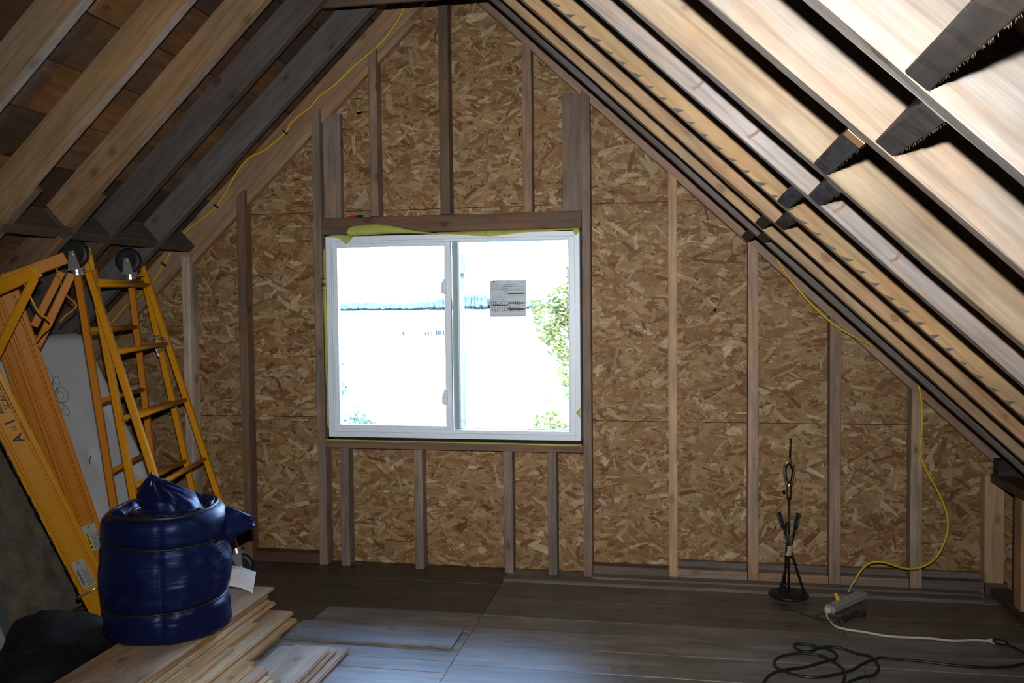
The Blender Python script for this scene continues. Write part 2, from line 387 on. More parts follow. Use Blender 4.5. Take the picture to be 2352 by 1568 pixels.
# ------------------------------------------------------------------ gable wall with the window
wall = root('wall_back', label='unfinished gable wall of strand board and bare studs around a window', cat='wall', kind='structure')
def clip(poly, f):
    out = []
    for i, a in enumerate(poly):
        b = poly[(i+1) % len(poly)]; fa, fb = f(a), f(b)
        if fa >= 0: out.append(a)
        if fa*fb < 0: t = fa/(fa-fb); out.append((a[0]+(b[0]-a[0])*t, a[1]+(b[1]-a[1])*t))
    return out
PALETTE = [((.46, .275, .120), 5), ((.40, .225, .092), 5), ((.52, .34, .165), 4.5), ((.33, .165, .062), 3.0), ((.60, .43, .24), 2.0), ((.25, .115, .042), 1.2), ((.66, .50, .30), 1.0)]
PC = [c for c, w_ in PALETTE]; PW = [w_ for c, w_ in PALETTE]
def osb(x0, x1, z0, z1):
    g = .0015
    top = DEP/math.cos(math.atan(SL)) - .004
    poly = [(x0+g, z0+g), (x1-g, z0+g), (x1-g, z1-g), (x0+g, z1-g)]
    poly = clip(poly, lambda q: zl(q[0])+top-q[1]); poly = clip(poly, lambda q: zr(q[0])+top-q[1])
    if len(poly) < 3: return
    n = len(poly); V = []; F = []; T = []; U = []
    base = (.19, .11, .05)
    for yy in (YO+.001, YO+.013):
        for (a, b) in poly: V.append((a, yy, b)); T.append(base); U.append((a, b, 0))
    F.append(tuple(range(n))); F.append(tuple(range(2*n-1, n-1, -1)))
    for i in range(n): F.append((i, i+n, (i+1) % n+n, (i+1) % n))
    area = (x1-x0)*(z1-z0); N = int(area*2600)
    rnd = random.Random(int(x0*100+z0*977+5))
    for k in range(N):
        cx, cz = rnd.uniform(x0, x1), rnd.uniform(z0, z1)
        if cz > zl(cx)+.02 or cz > zr(cx)+.02: continue
        L = rnd.uniform(.03, .125); w_ = rnd.uniform(.005, .026) if rnd.random() < .84 else rnd.uniform(.022, .05)
        if rnd.random() < .13: L *= .4; w_ *= .5
        an = rnd.gauss(0, .5) if rnd.random() < .75 else rnd.uniform(0, math.pi)
        c_, s_ = math.cos(an), math.sin(an)
        dpt = .0002 + .0018*k/N
        col = tuple(q*k_ for q, k_ in zip(rnd.choices(PC, PW)[0], (.64, .66, .70)))
        if rnd.random() < .09: L = rnd.uniform(.006, .022); w_ = rnd.uniform(.002, .006); col = (.085, .05, .03)
        kk = rnd.uniform(.82, 1.15); col = tuple(q*kk for q in col)
        e0, e1 = rnd.uniform(-.5, .5)*w_, rnd.uniform(-.5, .5)*w_; tw = rnd.uniform(.6, 1)
        pts = [(-L/2+e0, -w_/2), (0, -w_/2*rnd.uniform(.85, 1.15)), (L/2+e1, -w_/2*tw), (L/2-e1, w_/2*tw), (0, w_/2*rnd.uniform(.85, 1.15)), (-L/2-e0, w_/2)]
        b0 = len(V); ok = []
        for (a, b) in pts:
            X = min(max(cx+a*c_-b*s_, x0+g), x1-g); Z = min(max(cz+a*s_+b*c_, z0+g), z1-g)
            V.append((X, YO-dpt, Z)); T.append(col); U.append((a+k*.37, b+k*.11, 0))
        F.append(tuple(range(b0, b0+6)))
    me = bpy.data.meshes.new('strand_board_panel'); me.from_pydata(V, [], F)
    at = me.attributes.new('tone', 'FLOAT_COLOR', 'POINT'); at.data.foreach_set('color', np.array([t+(1,) for t in T], 'f').ravel())
    at = me.attributes.new('fibre', 'FLOAT_VECTOR', 'POINT'); at.data.foreach_set('vector', np.array(U, 'f').ravel())
    me.materials.append(M['osb']); o = bpy.data.objects.new('strand_board_panel', me); link(o, wall)
HX0, HX1, HZ0, HZ1 = -1.985, -.495, .70, 1.925
for r in ((XL, HX0, 0, .85), (HX0, HX1, 0, HZ0), (HX1, XR+.06, 0, .85), (XL, HX0, .85, 2.045), (HX0, HX1, HZ1, 2.045), (HX1, XR+.06, .85, 2.045), (XL, -1.25, 2.045, 3.265), (-1.25, XR, 2.045, 3.265), (-1.8, -.7, 3.265, 3.6)):
    osb(*r)
hw = MB()   # dark sheet added outside the boards to stop light leaks, with the window hole
for r in ((XL-.1, HX0, -.1, 3.55), (HX0, HX1, -.1, HZ0), (HX0, HX1, HZ1, 3.55), (HX1, XR+.15, -.1, 3.55)):
    p = clip(clip([(r[0], r[2]), (r[1], r[2]), (r[1], r[3]), (r[0], r[3])], lambda q: zl(q[0])+.22-q[1]), lambda q: zr(q[0])+.22-q[1])
    n = len(p); hw.add([(a, YO+.0135, b) for a, b in p]+[(a, YO+.03, b) for a, b in p], [tuple(range(n)), tuple(range(2*n-1, n-1, -1))]+[(i, (i+1) % n, (i+1) % n+n, i+n) for i in range(n)])
hw.build('light_block_sheet', 'fabric_black', wall)
def stud(name, x0, w_, z0, z1, col, mat='wood_old', y0=D, y1=YO-.0025, label=None, cut=0):
    beam(name, (x0+w_/2, (y0+y1)/2, z0), (x0+w_/2, (y0+y1)/2, z1), (1, 0, 0), y1-y0, w_, mat, col, wall, seg=4, rough=.0012, label=label, shear1=cut)
stud('stud', -2.865, .052, .0, 1.80, (.50, .42, .35), cut=.0)
stud('stud', -2.505, .05, .0, 2.16, BROWN, cut=.9)
stud('king_stud', -2.034, .049, 0, 2.60, (.27, .215, .18), cut=.9)
stud('king_stud', -.492, .046, 0, 2.63, (.22, .165, .135), cut=-.9)
stud('stud', -1.687, .046, 2.003, 2.92, (.26, .185, .14), cut=.9)
stud('stud', -1.28, .055, 2.003, 3.34, (.15, .095, .062))
stud('stud', -.812, .05, 2.003, 2.905, (.30, .20, .14), cut=-.9)
stud('nailer', -1.982, .105, 2.003, 2.60, (.24, .195, .165), y0=4.805)
stud('nailer', -.60, .105, 2.003, 2.645, (.21, .16, .13), y0=4.805)
for x in (-1.898, -1.456, -.938, -.691):
    stud('cripple_stud', x, .05, .0, .684, random.choice([GREYW, (.30, .22, .16), (.22, .18, .16)]))
stud('stud', -.033, .046, 0, zr(-.01), (.46, .31, .18), 'wood', cut=-.9)
stud('stud', .380, .054, 0, zr(.40), (.40, .29, .215), cut=-.9)
stud('stud', .792, .056, 0, zr(.82), (.32, .235, .175), cut=-.9)
stud('stud', 1.189, .056, 0, zr(1.217), (.40, .31, .24), cut=-.9)
stud('corner_post', 1.545, .092, .06, .585, (.52, .35, .21), 'wood', y0=4.775, cut=-.6)
beam('window_header', (-1.983, 4.80, 1.9535), (-.494, 4.80, 1.9535), (0, 0, 1), .09, .093, 'wood_old', (.155, .088, .052), wall, seg=3, rough=.001)
beam('window_sill_board', (-1.983, 4.80, .7075), (-.494, 4.80, .7075), (0, 0, 1), .09, .044, 'wood_old', (.20, .12, .072), wall, seg=3, rough=.001)
for (x0, x1, c) in ((-3.3, -2.87, (.12, .07, .05)), (-2.81, -2.508, (.12, .07, .05)), (-2.452, -2.037, (.10, .055, .042)), (-.443, -.036, (.14, .11, .095)), (.016, .377, (.36, .26, .20)), (.437, .789, (.34, .23, .155)), (.851, 1.186, (.27, .19, .14)), (1.248, 1.543, (.16, .13, .115)), (1.55, 1.655, (.10, .07, .055))):
    beam('bottom_plate', (x0, 4.812, .03), (x1, 4.812, .03), (0, 0, 1), .074, .06, 'wood_old', c, wall)
    if x0 > -.1 and x0 < 1.5: beam('plate_strip', (x0, 4.835, .078), (x1, 4.835, .078), (0, 0, 1), .03, .034, 'wood_old', (.15, .13, .12), wall)

leak_strips = MB(); ring_ = ((HX0-.001, -1.9555, HZ0, HZ1), (-.5025, HX1+.001, HZ0, HZ1), (HX0, HX1, HZ0-.001, .7505), (HX0, HX1, 1.8935, HZ1+.001))  # dark strips added round the frame to stop daylight leaking in
for (a, b, c, e) in ring_: leak_strips.box(a, b, 4.815, YO+.02, c, e)
leak_strips.build('opening_light_block', 'fabric_black', wall)
# ------------------------------------------------------------------ window
win = root('window_1', (-1.23, 4.82, .75), 'white vinyl sliding window with a view over a lake', 'window', kind='structure')
FX0, FX1, FZ0, FZ1 = -1.955, -.503, .751, 1.893
FY0, FY1 = 4.748, 4.87
def ring(m, x0, x1, z0, z1, t, y0, y1, tb=None):
    tl, tr_, tt, tbm = t if isinstance(t, tuple) else (t, t, t, t)
    m.box(x0, x0+tl, y0, y1, z0, z1); m.box(x1-tr_, x1, y0, y1, z0, z1)
    m.box(x0+tl, x1-tr_, y0, y1, z1-tt, z1); m.box(x0+tl, x1-tr_, y0, y1, z0, z0+tbm); return m
ring(MB(), FX0, FX1, FZ0, FZ1, (.03, .03, .028, .03), FY0, FY1).build('frame', 'vinyl', win, bevel=.002)
ring(MB(), FX0+.03, FX1-.03, FZ0+.03, FZ1-.028, (.006, .028, .012, .018), FY0+.012, FY1).build('inner_frame', 'vinyl', win, bevel=.0015)
ls = ring(MB(), -1.919, -1.228, .796, 1.853, (.024, .036, .022, .022), 4.768, 4.80).build('sash', 'vinyl', win, bevel=.002, label='near sliding sash on the left')
MB().box(-1.896, -1.263, 4.782, 4.786, .817, 1.832).build('pane', 'glass', ls)
rs = ring(MB(), -1.226, -.56, .79, 1.862, (.036, .014, .012, .012), 4.815, 4.845).build('sash', 'vinyl', win, bevel=.002, label='outer fixed sash on the right')
MB().box(-1.228, -1.198, 4.802, 4.812, .80, 1.85).build('gasket', 'gasket', rs)
MB().box(-1.192, -.573, 4.829, 4.833, .801, 1.851).build('pane', 'glass', rs)
for zc in (1.605, .985):
    m = MB(); m.box(-1.272, -1.252, 4.752, 4.768, zc-.045, zc+.04); m.box(-1.284, -1.268, 4.756, 4.768, zc-.04, zc+.005); m.box(-1.279, -1.270, 4.756, 4.768, zc+.005, zc+.022)
    m.build('latch', 'vinyl', ls, bevel=.002)
for (x, z) in ((-1.178, .83), (-.588, .83), (-1.178, 1.822), (-.588, 1.822)):
    ring(MB(), x-.013, x+.013, z-.013, z+.013, .0015, 4.826, 4.8285).build('corner_tab', 'greyink', rs)
# notice stuck on the right pane, its own thing
st = MB().box(-1.018, -.810, 4.8245, 4.8275, 1.430, 1.634).build('window_sticker', 'decal', None)
M['stickerfilm'] = plain('bluish_notice_paper', (.52, .60, .68), .45); st.data.materials[0] = M['stickerfilm']
tag(st, 'pale printed notice with black bars stuck on the right window pane', 'sticker')
SX, SZ = -1.018, 1.634
def sp(u, v): return (SX+.208*u, SZ-.204*v)      # u right, v down (0..1)
m = MB()
for (u0, u1, v) in ((.51, .96, .365), (.51, .96, .625), (.51, .96, .795), (.045, .49, .682)):
    a = sp(u0, v-.018); b = sp(u1, v+.018); m.box(a[0], b[0], 4.8232, 4.8246, b[1], a[1])
m.build('black_bars', 'ink', st)
m = MB()
for v, u0, u1 in ((.125, .04, .75), (.17, .38, .62), (.18, .04, .96), (.22, .04, .95), (.25, .04, .95), (.28, .04, .95), (.36, .15, .37), (.41, .06, .48), (.45, .06, .48), (.48, .06, .48), (.53, .06, .48), (.845, .14, .38), (.42, .53, .95), (.46, .53, .95), (.70, .53, .95), (.86, .53, .95), (.96, .04, .95), (.075, .05, .22), (.05, .82, .92), (.08, .86, .92)):
    x = u0
    while x < u1:
        e = min(u1, x+random.uniform(.02, .06)); a = sp(x, v-.004); b = sp(e, v+.004); m.box(a[0], b[0], 4.8236, 4.8246, b[1], a[1]); x = e+.012
m.build('fine_print', 'greyink', st)
m = MB()
def stroke(m, pts, w_):
    for a, b in zip(pts, pts[1:]):
        A, B = sp(*a), sp(*b); m.bar((A[0], 4.8241, A[1]), (B[0], 4.8241, B[1]), w_, .0008, (0, 1, 0))
stroke(m, [(.34, .26), (.44, .11), (.62, .175), (.38, .175)], .0022); stroke(m, [(.44, .05), (.76, .125)], .0012)
stroke(m, [(.41, .23), (.41, .41), (.50, .41), (.50, .23), (.41, .23)], .0012); stroke(m, [(.455, .23), (.455, .41)], .001); stroke(m, [(.58, .2), (.58, .5)], .001)
m.build('house_drawing', 'greyink', st)
MB().disc((sp(.12, .03)[0], 4.8236, sp(.12, .03)[1]), .0055, 'y', 6).build('emblem', 'ink', st)
for s_, u, v, sz in (('american', .42, .60, .046), ('craftsman', .42, .775, .046)):
    x, z = sp(u, v); text_mesh('printed_word', s_, sz, 'greyink', st, frame_m((x, 4.8238, z), (1, 0, 0), (0, 0, 1)), mirror=True)
# yellow-green flashing membrane around the window
def ribbon(name, top, bot, mat, parent=None, th=.0015, bulge=.012, n=5, y0=4.742):
    T = spline(top, 5); B = spline(bot, 5); m = MB(); vs = []; fs = []; K = n
    for a, b in zip(T, B):
        for j in range(K):
            t = j/(K-1); q = a.lerp(b, t); vs.append((q.x, q.y-bulge*math.sin(math.pi*t), q.z))
    R_ = len(T)
    for i in range(R_-1):
        for j in range(K-1): fs.append((i*K+j, i*K+j+1, (i+1)*K+j+1, (i+1)*K+j))
    m.add(vs, fs); o = m.build(name, mat, parent, smooth=True)
    sm = o.modifiers.new('thickness', 'SOLIDIFY'); sm.thickness = th; return o
tape = root('flashing_membrane', (-1.23, 4.75, 1.9), 'yellow-green flashing membrane curling out around the white window', 'membrane')
def Y(L, y=4.742): return [(a, y, b) for a, b in L]
ribbon('top_flap', Y([(-1.822, 1.915), (-1.815, 1.940), (-1.786, 1.955), (-1.683, 1.961), (-1.606, 1.957), (-1.505, 1.937), (-1.404, 1.914), (-1.304, 1.899), (-1.26, 1.896)], 4.747),
       Y([(-1.818, 1.908), (-1.81, 1.900), (-1.786, 1.894), (-1.683, 1.897), (-1.606, 1.901), (-1.505, 1.901), (-1.404, 1.899), (-1.304, 1.893), (-1.26, 1.892)], 4.738), 'tape', tape)
ribbon('top_edge', Y([(-1.30, 1.905), (-1.2, 1.905), (-1.1, 1.907), (-1.0, 1.908), (-.9, 1.908), (-.8, 1.907), (-.7, 1.908), (-.6, 1.908), (-.51, 1.91)], 4.76),
       Y([(-1.30, 1.893), (-1.2, 1.888), (-1.1, 1.880), (-1.0, 1.874), (-.93, 1.878), (-.8, 1.890), (-.7, 1.893), (-.6, 1.897), (-.51, 1.897)], 4.742), 'tape', tape, bulge=.004)
ribbon('torn_corner', Y([(-1.955, 1.897), (-1.9, 1.908), (-1.85, 1.905), (-1.80, 1.90), (-1.785, 1.893)], 4.75), Y([(-1.94, 1.89), (-1.89, 1.889), (-1.85, 1.872), (-1.823, 1.853), (-1.785, 1.889)], 4.738), 'tape', tape, bulge=.004)
ribbon('torn_corner', Y([(-.545, 1.908), (-.525, 1.908), (-.50, 1.908)], 4.745), Y([(-.535, 1.89), (-.522, 1.868), (-.505, 1.885)], 4.738), 'tape', tape, bulge=.004)
ribbon('left_strip', Y([(-1.975, 1.82), (-1.98, 1.74), (-1.976, 1.66), (-1.984, 1.64), (-1.983, 1.5), (-1.978, 1.3), (-1.98, 1.2), (-1.972, 1.0), (-1.974, .85), (-1.966, .80)], 4.765), Y([(-1.958, 1.83), (-1.957, 1.74), (-1.957, 1.66), (-1.957, 1.64), (-1.957, 1.5), (-1.957, 1.3), (-1.957, 1.2), (-1.957, 1.0), (-1.957, .85), (-1.957, .80)], 4.752), 'tape', tape, bulge=.006)
ribbon('sill_strip', Y([(-1.98, .737), (-1.7, .735), (-1.3, .734), (-.9, .733), (-.6, .733), (-.5, .732)], 4.752), Y([(-1.98, .730), (-1.7, .729), (-1.3, .728), (-.9, .727), (-.6, .722), (-.5, .728)], 4.742), 'tape', tape, bulge=.003)
ribbon('right_tab', Y([(-.528, .905), (-.51, .925), (-.500, .93)], 4.745), Y([(-.522, .90), (-.508, .885), (-.500, .87)], 4.740), 'tape', tape, bulge=.002)
m = MB()
for z in (1.655, 1.592): m.box(-1.984, -1.957, 4.7455, 4.7475, z-.002, z+.002)
m.build('printed_lines', 'ink', tape)
text_mesh('printed_letters', 'S-MA', .0135, 'ink', tape, frame_m((-1.9705, 4.7455, 1.622), (1, 0, .05), (0, 0, 1)) @ Matrix.Diagonal((1, 2.4, 1, 1)), bold=.0004)
m = MB()
for x in (-1.06, -1.015, -.965): m.bar((x, 4.7375, 1.905), (x-.004, 4.7345, 1.884), .0015, .001, (0, 1, 0))
m.build('printed_marks', 'ink', tape)

# ------------------------------------------------------------------ roof (ceiling)
ceil = root('ceiling', label='open roof of bare rafters and board sheathing', cat='ceiling', kind='structure')
def rafter(side, yf, col, mat='wood', th=.05, x_end=None, x_start=None, seg=14, rough=.0016, dep=DEP, name='rafter'):
    z_, d_, n_ = (zr, dR, nR) if side > 0 else (zl, dL, nL)
    xs = RX + side*.02 if x_start is None else x_start
    xe = (XR-.02 if side > 0 else XL+.05) if x_end is None else x_end
    a = Vector((xs, yf-th/2, z_(xs))) + n_*dep/2; b = Vector((xe, yf-th/2, z_(xe))) + n_*dep/2
    return beam(name, a, b, n_, th, dep, mat, col, ceil, seg=seg, rough=rough, ch=.003)
# right slope, far arris of every rafter's underside
RR = [(1.487, (.295, .283, .27)), (1.873, (.355, .31, .262)), (2.372, (.39, .31, .215)), (2.742, (.38, .35, .34)), (3.175, (.43, .30, .155)), (3.612, (.46, .31, .18)), (4.008, (.44, .31, .18)), (4.33, (.15, .14, .145))]
rlist = []
for yf, c in RR: rlist.append(rafter(1, yf, c, 'wood_old' if c[0] < .2 else 'wood', rough=.0022))
yy = 1.03
while yy > YB+.2: rafter(1, yy, jit(TAN2)); yy -= .4
rafter(1, 4.842, (.32, .22, .165), 'wood', .045)
# left slope
LR = [(2.42, (.34, .225, .12), None), (2.825, (.33, .24, .155), None), (3.262, (.34, .225, .115), -2.79), (3.66, (.34, .23, .125), -2.75), (4.02, (.105, .09, .088), None), (4.44, (.13, .125, .125), None)]
for yf, c, xe in LR: rafter(-1, yf, c, 'wood_old' if c[0] < .2 else 'wood', x_end=xe)
rafter(-1, 3.312, (.26, .19, .12), 'wood_old', x_start=-2.62); rafter(-1, 3.712, (.22, .15, .10), 'wood_old', x_start=-2.60)
yy = 2.02
while yy > YB+.2: rafter(-1, yy, jit(TAN)); yy -= .4
rafter(-1, 4.842, (.33, .22, .135), 'wood', .045)
beam('gable_cleat', Vector((-1.45, 4.82, zl(-1.45)))-nL*.02, Vector((-2.86, 4.82, zl(-2.86)))-nL*.02, nL, .045, .038, 'wood', (.36, .24, .145), ceil, seg=4)
# blocking between rafters
ys = [1.03] + [q[0] for q in RR] + [4.80]
for i, (a, b) in enumerate(zip(ys, ys[1:])):
    odd = i % 2 == 1
    xb = .401 if odd else .361
    c_ = Vector((xb, 0, zr(xb)))
    y0, y1 = a, b-.05
    if y1-y0 < .05: continue
    p0 = Vector((xb, y0, zr(xb)))+nR*(DEP*.45); p1 = Vector((xb, y1, zr(xb)))+nR*(DEP*.45)
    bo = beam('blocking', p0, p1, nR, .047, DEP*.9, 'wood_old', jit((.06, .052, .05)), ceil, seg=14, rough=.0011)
    if i < 5:      # sawn fuzz along the lower edges
        fz = MB(); e0 = Vector((xb, 0, zr(xb)))+nR*.001
        for k in range(90):
            yk = random.uniform(y0, y1); sg = 1 if random.random() < .75 else -1
            q = Vector((e0.x, yk, e0.z))+dR*(.0235*sg); tip_ = q+dR*random.uniform(.001, .006)*sg-nR*random.uniform(.001, .006)+Vector((0, random.uniform(-.004, .004), 0))
            fz.add([q+Vector((0, .0009, 0)), q-Vector((0, .0009, 0)), tip_], [(0, 1, 2)])
        fo = fz.build('splinters', 'splinter', bo); fo['kind'] = 'stuff'
    if i == 2:
        q0 = Vector((.361, 1.876, zr(.361)))-nR*.0012; q1 = Vector((.361, 1.925, zr(.361)))-nR*.0012
        MB().bar(q0, q1, .044, .002, nR).build('fresh_cut', 'freshcut', bo)
yl = [2.42, 2.825, 3.262, 3.66, 4.02, 4.44, 4.80]
for a, b in zip(yl, yl[1:]):
    xb = -2.785
    p0 = Vector((xb, a, zl(xb)))+nL*(DEP*.5); p1 = Vector((xb, b-.05, zl(xb)))+nL*(DEP*.5)
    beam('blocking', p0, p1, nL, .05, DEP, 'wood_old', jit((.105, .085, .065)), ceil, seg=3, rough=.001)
beam('collar_tie', (-1.66, 4.055, 2.985), (-.80, 4.055, 2.985), (0, 0, 1), .022, .11, 'wood_old', (.14, .10, .075), ceil)
beam('ridge_board', (RX, YB, RZ+.08), (RX, 4.84, RZ+.08), (0, 0, 1), .03, .17, 'wood_old', (.14, .1, .07), ceil)
# sheathing boards
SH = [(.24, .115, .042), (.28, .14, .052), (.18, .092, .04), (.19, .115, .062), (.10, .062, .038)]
def sheath(side, xs_list, cols):
    z_, n_ = (zr, nR) if side > 0 else (zl, nL)
    for i, (a, b) in enumerate(zip(xs_list, xs_list[1:])):
        pa = Vector((a, 0, z_(a)))+n_*(DEP+.012); pb = Vector((b, 0, z_(b)))+n_*(DEP+.012)
        c_ = (pa+pb)/2; wdt = (pb-pa).length-.004
        j = random.choice([2.0, 3.1, 3.35, 1.2, 3.73])
        for (y0, y1) in ((YB-.1, j), (j+.002, 5.0)):
            beam('sheathing_board', (c_.x, y0, c_.z), (c_.x, y1, c_.z), n_, wdt, .022, 'sheath', jit(random.choice(cols), .2), ceil)
st0 = -2.193+.1
xs_ = [RX-.0]; x = -1.49+.0
while x > XL-.2: xs_.append(x+0.0); x -= .1715
off = DEP*nL.x
sheath(-1, [q-off for q in xs_], SH)
xs_ = [RX]; x = RX+.2
while x < XR+.25: xs_.append(x); x += .172
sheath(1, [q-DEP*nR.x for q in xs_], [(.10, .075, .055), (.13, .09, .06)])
MB().bar(Vector((RX, (YB+5)/2-0, RZ+.30))-Vector((0, (5-YB)/2, 0)), Vector((RX, 5, RZ+.30)), .5, .02).build('ridge_cap', 'fabric_black', ceil)
for z_, n_, xa, xb in ((zl, nL, RX+.12, XL-.35), (zr, nR, RX-.12, XR+.3)):  # unseen dark layer added over the sheathing, blocks sky light through the gaps
    pa, pb = [Vector((q, 0, z_(q)))+n_*(DEP+.032) for q in (xa, xb)]
    MB().add([pa+n_*k+Vector((0, y_, 0)) for k in (0, .012) for y_ in (YB-.15, 5.05)]+[pb+n_*k+Vector((0, y_, 0)) for k in (0, .012) for y_ in (YB-.15, 5.05)], [(0, 1, 3, 2), (4, 6, 7, 5), (0, 4, 5, 1), (2, 3, 7, 6), (0, 2, 6, 4), (1, 5, 7, 3)]).build('leak_block_layer', 'fabric_black', ceil)
# saw-tooth stains along the underside of the fifth rafter
m = MB(); r5 = rlist[4]
for i in range(44):
    t = .30+i*.0505; x0 = RX + .4 + t*1.0*.92
    if x0 > 1.5: break
    base = Vector((x0, 3.175-.05-.0026, zr(x0))); h_ = random.uniform(.008, .022); w_ = random.uniform(.012, .022)
    m.add([base+dR*(-w_), base+dR*(w_*.6), base+nR*h_+dR*(w_*1.1)], [(0, 1, 2)])
m.build('stain_marks', 'stain', r5)
# pegged knots on the pale fourth rafter
m = MB(); r4 = rlist[3]
for x0, ln_ in ((.045, .055), (.205, .055), (.445, .05), (.60, .035)):
    pts = spline([Vector((x0, 2.742-.05-.0026, zr(x0)))+nR*(.012+ln_*k/4)+dR*(.010*math.sin(k*.7)) for k in range(5)], 3)
    for a, b in zip(pts, pts[1:]): m.bar(a, b, .009, .002, (0, 1, 0))
M['knot'] = plain('red_brown_knot', (.26, .17, .13), .6); m.build('spike_knots', 'knot', r4)

# ------------------------------------------------------------------ side walls and rear wall
wr = root('wall_right', label='low right knee wall under the eaves', cat='wall', kind='structure')
for k in range(4):
    beam('knee_board', (XR+.05, YB, .075+.18*k), (XR+.05, 4.868, .075+.18*k), (0, 0, 1), .02, .178, 'sheath', jit((.14, .09, .055)), wr)
MB().box(XR+.062, XR+.075, YB-.05, 4.90, -.06, .80).build('knee_light_seal', 'fabric_black', wr)  # unseen sheet added behind the boards to seal out leaking light
beam('knee_plate', (1.615, YB, .60), (1.615, 4.76, .60), (0, 0, 1), .10, .045, 'wood_old', (.10, .065, .045), wr, seg=4)
beam('knee_sole', (1.615, YB, .02), (1.615, 4.76, .02), (0, 0, 1), .09, .04, 'wood_old', (.08, .06, .05), wr)
y = 4.45
while y > YB+.2: beam('knee_post', (1.61, y, .04), (1.61, y, .575), (1, 0, 0), .09, .05, 'wood', (.46, .29, .155), wr); y -= .42
beam('eave_block', (1.575, 4.72, .66), (1.70, 4.72, .66), (0, 0, 1), .07, .085, 'wood_old', (.035, .028, .027), wr)
wlft = root('wall_left', label='low left knee wall under the eaves', cat='wall', kind='structure')
for k in range(4):
    beam('knee_board', (XL-.02, YB, .075+.18*k), (XL-.02, 4.868, .075+.18*k), (0, 0, 1), .02, .178, 'sheath', jit((.12, .08, .05)), wlft)
wre = root('wall_rear', label='boarded gable wall behind the camera', cat='wall', kind='structure')
x = XL
while x < XR+.05:
    xc = min(x+.29, XR+.05); zt = max(.3, min(zl(x), zl(xc), zr(x), zr(xc))+.19)
    beam('wall_board', ((x+xc)/2, YB-.02, -.03), ((x+xc)/2, YB-.02, zt), (0, 1, 0), xc-x-.002, .02, 'sheath', jit((.2, .13, .075)), wre); x += .29
wfill = MB()
p = clip(clip([(XL-.1, -.05), (XR+.1, -.05), (XR+.1, 3.7), (XL-.1, 3.7)], lambda q: zl(q[0])+.2-q[1]), lambda q: zr(q[0])+.2-q[1]); n = len(p)
wfill.add([(a, YB-.05, b) for a, b in p]+[(a, YB-.035, b) for a, b in p], [tuple(range(n)), tuple(range(2*n-1, n-1, -1))]+[(i, (i+1) % n, (i+1) % n+n, i+n) for i in range(n)])
wfill.build('rear_backing', 'fabric_black', wre)

# ------------------------------------------------------------------ scaffold end frames (ladders)
def ladder(name, lb, lt, rb_, rt_, mat, label, rungs, pins=True, chips=True, s=.032, low_casters=False, top_casters=False):
    lb, lt, rb_, rt_ = map(Vector, (lb, lt, rb_, rt_))
    R_ = root(name, (lb+rb_)/2, label, 'scaffold frame', 'scaffold end frames leaning together')
    ac = (rb_-lb).normalized()
    for a, b in ((lb, lt), (rb_, rt_)):
        o = MB().bar(a, b, s, s, ac).build('rail', mat, R_, bevel=.004)
        d = (b-a).normalized()
        if chips:
            m = MB(); nrm = ac.cross(d).normalized()
            if nrm.dot(CAMP-a) < 0: nrm = -nrm
            sd = ac if True else ac
            for i in range(26):
                t = .06+i*.035
                q = a.lerp(b, t)+ac*(s/2+.0006)*1
                m.bar(q-d*.004, q+d*.004, .006, .0008, ac)
            m.build('adjusting_holes', 'chip', o)
        if pins:
            m = MB(); m.tube([b-d*.01, b+d*.065], .0145, 10); m.tube([b+d*.065, b+d*.075, b+d*.105], [.0145, .011, .010], 10); m.build('coupling_pin', mat, R_, smooth=False)
    for t in rungs:
        MB().tube([lb.lerp(lt, t)+ac*.012, rb_.lerp(rt_, t)-ac*.012], .0125, 10).build('rung', mat, R_, smooth=True)
    def caster(P, upd, R_):
        upd = Vector(upd).normalized()
        c = P+upd*.105
        w_ = MB(); ax = Vector((.25, -1, 0)).normalized(); e1 = upd; e2 = ax.cross(e1)
        prof = [(.02, -.018), (.045, -.019), (.058, -.02), (.066, -.016), (.069, -.008), (.069, .008), (.066, .016), (.058, .02), (.045, .019), (.02, .018)]
        vs = []; fs = []; n = 28
        for r, h in prof:
            for k in range(n):
                a = 2*math.pi*k/n; vs.append(c+ax*h+(e1*math.cos(a)+e2*math.sin(a))*r)
        for i in range(len(prof)-1):
            for k in range(n): fs.append((i*n+k, i*n+(k+1) % n, (i+1)*n+(k+1) % n, (i+1)*n+k))
        fs += [tuple(range(n)), tuple((len(prof)-1)*n+k for k in range(n))]
        w_.add(vs, fs); root_c = w_.build('caster_wheel', 'black', R_, smooth=True)
        f = MB()
        for sgn in (-1, 1):
            o_ = c+ax*sgn*.027
            q = [o_-e2*.012+e1*.014, o_+e2*.012+e1*.014, o_+e2*.03-e1*.075, o_-e2*.030-e1*.075]
            f.add(q+[x+ax*sgn*.003 for x in q], [(0, 1, 2, 3), (4, 5, 6, 7), (0, 1, 5, 4), (1, 2, 6, 5), (2, 3, 7, 6), (3, 0, 4, 7)])
        f.bar(c-e1*.074-ax*.03, c-e1*.074+ax*.03, .06, .006, upd)
        f.build('caster_fork', 'chrome', root_c)
        MB().tube([c-e1*.105, c-e1*.092, c-e1*.0905, c-e1*.076], [.03, .03, .026, .026], 16).build('caster_swivel', 'chrome', root_c)
        MB().tube([c-ax*.034, c+ax*.034], .008, 8).build('caster_axle', 'chrome', root_c)
        MB().bar(c-e1*.085+e2*.02, c-e1*.09-e2*.075, .02, .005, upd).build('brake_lever', 'chrome', root_c)
    if top_casters:
        for b, d in ((lt, lt-lb), (rt_, rt_-rb_)): caster(b, d, R_)
    if low_casters: caster(rb_+Vector((0, 0, .0)), (rb_-rt_), R_)
    return R_
def along(a, b, z): a, b = Vector(a), Vector(b); t = (z-a.z)/(b.z-a.z); return a+(b-a)*t
def rails(p1, p2, z0, z1): return along(p1, p2, z0), along(p1, p2, z1)
